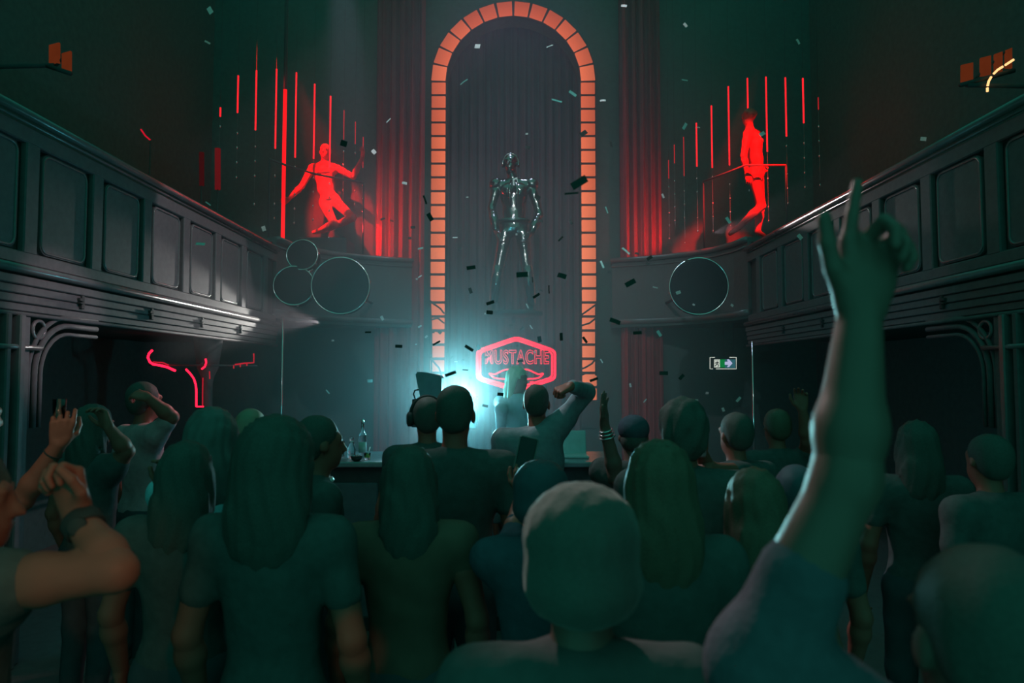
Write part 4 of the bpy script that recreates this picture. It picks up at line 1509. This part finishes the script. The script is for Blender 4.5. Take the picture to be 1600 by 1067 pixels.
J = crowd(146, 634, 3.8, 20)
J['elR'] = at(198, 705, 3.7)
J['wrR'] = at(170, 668, 3.62)
person('dim person with folded forearm left of the pink shirt', J, 'long', M_hair, top_m=M_cloth, bottom_m=M_denim, sleeve=.4, vox=.015,
       hands={'R': dict(f=V3((-.5, 0, 1)), n=V3((-.6, -1, 0)), curls=(.4, .45, .5, .5))})

# ------------------------------------------------------------------ performers on the galleries
def dancer_px(Y, s, facing, pts):
    J = dict(s=s, up=V3((0, 0, 1)), handf={})
    a = math.radians(facing)
    J['f'] = V3((math.sin(a), math.cos(a), 0))
    J['r'] = V3((math.cos(a), -math.sin(a), 0))
    for k_, v_ in pts.items():
        J[k_] = at(v_[0], v_[1], Y + (v_[2] if len(v_) > 2 else 0))
    return J


J = dancer_px(10.72, 1.06, 172, dict(
    head=(508, 237), neck=(507, 255, .03), chest=(506, 274), waist=(509, 294), pelvis=(516, 312),
    shR=(488, 262), elR=(472, 290, -.1), wrR=(451, 311, -.25), shL=(527, 263), elL=(552, 276, -.12), wrL=(566, 247, -.15),
    hipR=(507, 318), knR=(522, 350, -.25), anR=(498, 361, .05), toeR=(490, 363, .1),
    hipL=(525, 316), knL=(551, 340, -.3), anL=(515, 357, -.05), toeL=(505, 362, .0)))
gz = 3.735
J['root'] = V3((J['pelvis'].x, 10.72, gz))
o = person('red lit dancer crouching with a hand on the pole and one arm raised', J, 'crop', mat('dancer_hair', (.5, .13, .10), .6), skin=M_skin_redlit, bottom_m=None, top_m=None, vox=.012, group='performers', headdir=(-.1, -1, 0),
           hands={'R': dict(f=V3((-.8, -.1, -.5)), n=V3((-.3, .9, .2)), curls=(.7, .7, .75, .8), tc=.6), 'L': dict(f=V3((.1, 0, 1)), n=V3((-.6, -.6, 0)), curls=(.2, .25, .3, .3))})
cr, cf, cu = frame(J['f'], J['neck'] - J['pelvis'])
CR = np.array([list(cr), list(cf), list(cu)]).T
M_bikini = mat('dark_red_bikini', (.10, .03, .03), .6, .2)
for nm, prims in (('bikini_top', [ell(J['chest'] + cf * .03 + cu * .01, np.array((.150, .085, .05)), CR, .02)]), ('bikini_bottom', [ell(J['pelvis'] - cu * .02, np.array((.157, .112, .07)), CR, .02)])):
    V_, Q_ = sdf(prims, .012)
    link(nm, raw_mesh(nm, V_ - np.array(J['root'])[None], None, True, Q_), M_bikini, o)
# podium under her
t_ = empty('dance_podium', (J['pelvis'].x - .05, 10.75, 3.72), 'low dark podium under the crouching dancer', 'podium')
MB().box((0, 0, (3.98 - 3.72) / 2), (.75, .6, 3.98 - 3.72), .02).build('podium_body', M_black, t_)

J = dancer_px(9.55, 1.06, 90, dict(
    head=(1170, 183), neck=(1171, 203), chest=(1178, 226), waist=(1181, 250), pelvis=(1181, 272),
    shR=(1168, 209, -.17), elR=(1162, 244, -.2), wrR=(1167, 270, -.2), shL=(1182, 209, .17), elL=(1176, 243, .2), wrL=(1186, 258, .15),
    hipR=(1180, 278, -.09), knR=(1190, 322, -.09), anR=(1152, 357, -.09), toeR=(1141, 365, -.09),
    hipL=(1184, 278, .09), knL=(1188, 326, .09), anL=(1184, 362, .09), toeL=(1194, 368, .09)))
J['root'] = V3((J['pelvis'].x, 9.55, gz))
o = person('red lit dancer standing in profile with one leg bent back on the gallery', J, 'bun', mat('dancer_hair', (.5, .13, .10), .6), skin=M_skin_redlit, top_m=None, bottom_m=None, vox=.012, group='performers', headdir=(-.9, -.4, 0),
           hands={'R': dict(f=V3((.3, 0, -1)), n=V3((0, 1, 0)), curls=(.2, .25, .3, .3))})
cr, cf, cu = frame(J['f'], J['neck'] - J['pelvis'])
CR = np.array([list(cr), list(cf), list(cu)]).T
for nm, prims in (('bikini_top', [ell(J['chest'] + cf * .035 + cu * .02, np.array((.150, .095, .055)), CR, .02)]), ('bikini_bottom', [ell(J['pelvis'] - cu * .02, np.array((.160, .116, .07)), CR, .02)])):
    V_, Q_ = sdf(prims, .012)
    link(nm, raw_mesh(nm, V_ - np.array(J['root'])[None], None, True, Q_), mat('red_bikini', (.5, .10, .08), .6, .2), o)

# metallic figure in the arch
J = stand(at(803, 300, 10.3).x, 10.3, 2.42, 180, at(803, 487, 10.3).z)
J['elL'] = at(843, 335, 10.25)
J['wrL'] = at(829, 365, 10.05)
J['elR'] = at(768, 325, 10.25)
J['wrR'] = at(776, 362, 10.05)
J['head'] = at(798, 256, 10.28)
for sd, kx, ax_ in (('L', 824, 832), ('R', 778, 770)):
    J['kn' + sd] = at(kx, 425, 10.22)
    J['an' + sd] = at(ax_, 479, 10.3)
    J['toe' + sd] = at(ax_, 485, 10.08)
o = person('figure in shiny metallic costume standing high inside the arch', J, None, None, skin=M_silver, vox=.014, group='performers', headdir=(-.3, -1, -.15))
h = Vector(J['head']) - J['root']
for sd in (-1, 1):
    MB().lathe([(.04, -.02), (.055, 0), (.05, .02)], h + V3((sd * .118, 0, 0)), 18, (sd, 0, 0)).build('ear_disc', M_silver, o, True)
MB().tube([h + V3((.118 * math.cos(a), -.01, .16 * math.sin(a))) for a in [PI * i / 14 for i in range(15)]], .012, 8).build('head_ridge', M_silver, o, True)
for dx in (-.07, .05):
    MB().tube([local(o, J['neck']) + V3((dx * .5, -.13, -.02)), local(o, J['chest']) + V3((dx, -.155, .05)), local(o, J['waist']) + V3((dx * .7, -.14, .05))], [.022, .03, .018], 8).build('chest_plate', M_silver, o, True)
for sd, sx in (('L', 1), ('R', -1)):
    a_, b_ = local(o, J['sh' + sd]), local(o, J['el' + sd])
    MB().lathe([(.10, -.05), (.115, .0), (.09, .06), (.03, .095)], a_ + V3((sx * .02, 0, .0)), 14, (sx * .5, -.2, 1)).build('shoulder_plate', M_silver, o, True)
    c_ = local(o, J['wr' + sd])
    MB().tube([b_.lerp(c_, .15), b_.lerp(c_, .5), b_.lerp(c_, .95)], [.062, .07, .05], 10).build('gauntlet', M_silver, o, True)
    k_, n_ = local(o, J['kn' + sd]), local(o, J['an' + sd])
    MB().tube([k_ + V3((0, -.02, .10)), k_.lerp(n_, .2), k_.lerp(n_, .9)], [.07, .092, .065], 10).build('greave', M_silver, o, True)
MB().tube([local(o, J['pelvis']) + V3((.235 * math.cos(a), .17 * math.sin(a), .06)) for a in [2 * PI * i / 24 for i in range(24)]], .03, 8, True).build('belt', M_silver, o, True)
for sx in (-1, 1):
    MB().lathe([(.125, -.03), (.11, .02), (.06, .05), (.02, .06)], local(o, J['chest']) + V3((sx * .095, -.10, .07)), 16, (sx * .25, -1, .15)).build('breast_plate', M_silver, o, True)
MB().prism([local(o, J['neck']) + V3((x, -.14, z)) for x, z in ((-.02, .0), (.05, .02), (.075, -.20), (.03, -.34), (-.01, -.2))], (0, .04, 0)).build('pale_lapel', mat('pale_foil', (.55, .62, .6), .3, .5), o)
e = empty('figure_ledge', (J['root'].x, 10.35, J['root'].z - .06), 'small ledge carrying the metallic figure inside the arch', 'ledge')
MB().lathe([(.42, 0), (.44, .03), (.44, .058)], n=28).build('ledge_top', M_black, e, True)
MB().tube([(0, .1, .02), (0, 1.36, .02)], .03, 8).build('ledge_arm', M_black, e, True)

# ================================================================== CONFETTI
def confetti_mat(name, col, transl):
    m = bpy.data.materials.new(name)
    m.use_nodes = True
    nt = m.node_tree
    b = nt.nodes['Principled BSDF']
    b.inputs['Base Color'].default_value = (*col, 1)
    b.inputs['Roughness'].default_value = .5
    b.inputs['Specular IOR Level'].default_value = .1
    nz = nt.nodes.new('ShaderNodeTexNoise')
    mr = nt.nodes.new('ShaderNodeMixRGB')
    mr.inputs[1].default_value = (*col, 1)
    mr.inputs[2].default_value = (*[c * .8 for c in col], 1)
    nt.links.new(nz.outputs['Fac'], mr.inputs[0])
    nt.links.new(mr.outputs[0], b.inputs['Base Color'])
    if transl:
        t = nt.nodes.new('ShaderNodeBsdfTranslucent')
        t.inputs['Color'].default_value = (*col, 1)
        mx = nt.nodes.new('ShaderNodeMixShader')
        mx.inputs[0].default_value = transl
        nt.links.new(b.outputs[0], mx.inputs[1])
        nt.links.new(t.outputs[0], mx.inputs[2])
        nt.links.new(mx.outputs[0], nt.nodes['Material Output'].inputs['Surface'])
    return m


MC_dark = confetti_mat('confetti_foil_dark', (.055, .06, .06), 0)
MC_white = confetti_mat('confetti_tissue_white', (.95, .95, .95), .5)


def strip_mesh(bend, m):
    V, F = [], []
    n = 4
    for i in range(n + 1):
        x = -.5 + i / n
        y = bend * (4 * x * x - 1)
        for yy in (y, y + .02):
            V += [(x, yy, -.5), (x, yy, .5)]
    for i in range(n):
        a, b = 4 * i, 4 * i + 4
        F += [(a, b, b + 1, a + 1), (a + 2, a + 3, b + 3, b + 2), (a, a + 2, b + 2, b), (a + 1, b + 1, b + 3, a + 3)]
    F += [(0, 1, 3, 2), (4 * n, 4 * n + 2, 4 * n + 3, 4 * n + 1)]
    me = raw_mesh('confetti', V, F, False)
    me.materials.append(m)
    return me


dark = [(905, 285, 26, 13, -28), (893, 302, 22, 3, 0), (672, 339, 13, 7, 60), (912, 208, 11, 8, -35), (816, 429, 18, 9, -3), (878, 431, 14, 8, 18), (736, 418, 14, 6, -10), (735, 454, 9, 5, 70),
        (766, 473, 13, 5, -20), (765, 488, 10, 6, 5), (838, 462, 12, 4, -30), (858, 452, 13, 2, 88), (832, 437, 9, 2, 85), (985, 442, 18, 8, -28), (961, 502, 17, 7, 20), (996, 520, 13, 5, -3),
        (1015, 403, 9, 5, -30), (995, 396, 6, 3, 10), (704, 584, 18, 5, -20), (711, 585, 6, 5, 10), (733, 544, 15, 5, 32), (748, 543, 8, 5, 70), (705, 558, 6, 4, -45), (623, 541, 11, 5, 2),
        (687, 519, 6, 5, 40), (677, 519, 4, 3, 0), (682, 536, 13, 3, -30), (798, 508, 6, 3, 0), (815, 513, 7, 3, -40), (843, 530, 9, 6, 80), (877, 526, 12, 5, 88), (914, 531, 11, 4, 55),
        (928, 593, 13, 4, -20), (792, 525, 5, 4, 0), (758, 634, 9, 4, 12), (813, 564, 9, 4, -10), (782, 616, 10, 5, 5), (537, 224, 11, 9, 20), (727, 578, 9, 2, 5), (876, 373, 10, 3, -45),
        (1037, 583, 13, 6, 0), (1065, 589, 10, 5, -45), (575, 519, 10, 3, 0), (664, 312, 14, 3, 70), (825, 230, 7, 6, 20), (840, 308, 9, 7, 25), (845, 345, 7, 4, 0), (718, 388, 6, 4, 0),
        (955, 225, 9, 4, 80), (645, 355, 8, 4, 0), (892, 347, 8, 4, 60), (1012, 412, 6, 4, 30), (952, 425, 5, 4, 0), (612, 345, 6, 3, 20), (598, 342, 7, 3, -20), (640, 372, 5, 4, 0),
        (695, 648, 6, 4, 0), (735, 590, 5, 4, 40), (760, 558, 5, 4, 0), (808, 540, 4, 3, 0), (856, 470, 5, 3, 0), (846, 454, 5, 3, 30), (724, 562, 4, 3, 20), (1075, 408, 8, 5, 0)]
white = [(746, 72, 9, 7, 10), (859, 72, 11, 2, -15), (725, 128, 14, 2, -35), (870, 157, 17, 3, 8), (895, 146, 14, 4, 40), (942, 157, 9, 3, 0), (607, 188, 9, 2, -40), (584, 237, 7, 6, 45), (632, 286, 8, 4, 10),
         (711, 371, 8, 2, 2), (657, 388, 9, 3, -12), (656, 432, 7, 2, -30), (651, 436, 3, 3, 0), (975, 9, 9, 4, 10), (1071, 39, 8, 4, 55), (1070, 125, 11, 2, 0), (1070, 197, 11, 5, -60), (1091, 199, 6, 2, 10),
         (1191, 209, 10, 6, -30), (1030, 521, 10, 5, 55), (978, 392, 15, 3, 42), (941, 413, 12, 3, 65), (948, 328, 11, 2, 70), (824, 478, 8, 2, 65), (830, 511, 7, 2, 55), (823, 209, 4, 3, 10), (730, 308, 4, 2, 0),
         (656, 510, 6, 3, -30), (666, 526, 5, 3, -45), (578, 595, 8, 5, 0), (597, 497, 7, 5, 60), (313, 381, 16, 4, 5), (412, 357, 8, 6, 70), (325, 318, 9, 2, 35), (328, 16, 11, 8, 60), (324, 66, 9, 3, 25), (1138, 344, 11, 6, 55),
         (1250, 370, 9, 6, 45), (1443, 217, 9, 6, 5), (1036, 306, 7, 4, 65), (1060, 457, 8, 5, -20), (1024, 449, 8, 2, 15), (1146, 658, 9, 6, 60), (1154, 624, 9, 4, -50), (1130, 640, 6, 4, 70), (1105, 614, 5, 4, 0),
         (1088, 625, 7, 3, 0), (985, 602, 6, 3, 80), (1008, 626, 7, 2, -50), (940, 564, 7, 2, 60), (1084, 476, 4, 3, 30), (1144, 477, 5, 4, 30), (512, 612, 8, 2, 50), (807, 366, 3, 3, 0), (758, 490, 3, 3, 0),
         (650, 538, 3, 2, 0), (712, 565, 5, 2, 0), (835, 550, 4, 3, 50), (520, 532, 4, 3, 0), (1247, 65, 9, 4, 55)]
MARKS = [('the top of the arch', 802, 20), ('the upper left of the arch', 690, 90), ('the upper right of the arch', 915, 110), ('the metallic figure', 800, 300), ('the neon sign', 807, 565), ('the cyan lamp', 715, 600),
         ('the crouching dancer', 510, 270), ('the standing dancer', 1175, 260), ('the largest drum', 532, 446), ('the drum under the standing dancer', 1092, 447), ('the exit sign', 1129, 567),
         ('the raised open hand', 942, 620), ('the panelled balcony front', 330, 400), ('the pointing finger', 1355, 310), ('the arch panels beside the neon sign', 920, 480), ('the curtain behind the crouching dancer', 630, 350)]
ORD = ordn + ['thirteenth', 'fourteenth', 'fifteenth', 'sixteenth', 'seventeenth', 'eighteenth', 'nineteenth', 'twentieth']
meshes = {'dark': [strip_mesh(b, MC_dark) for b in (0, .06, .14)], 'white': [strip_mesh(b, MC_white) for b in (0, .06, .14)]}
for kind, lst in (('dark', dark), ('white', white)):
    near = []
    for (px, py, l, w, a) in lst:
        k = min(range(len(MARKS)), key=lambda q_: (MARKS[q_][1] - px) ** 2 + (MARKS[q_][2] - py) ** 2)
        near.append((k, (MARKS[k][1] - px) ** 2 + (MARKS[k][2] - py) ** 2))
    for i, (px, py, l, w, a) in enumerate(lst):
        real = .050 if kind == 'dark' else .046
        Y = min(8.6, max(2.4, real * FPX / max(l, w)))
        if py < 60:
            Y = min(Y, 7.0)
        p = at(px, py, Y)
        k = Y / FPX
        o = link('confetti', meshes[kind][i % 3], None, None, p, (random.uniform(-.35, .35), math.radians(a), random.uniform(-.35, .35)))
        o.scale = (l * k * 1.02, l * k * .5, w * k)
        rank = sum(1 for q_ in near if q_[0] == near[i][0] and q_[1] < near[i][1])
        tag(o, '%s %s confetti flake counting outward from %s' % (ORD[rank], kind, MARKS[near[i][0]][0]), 'confetti', kind + ' falling confetti')
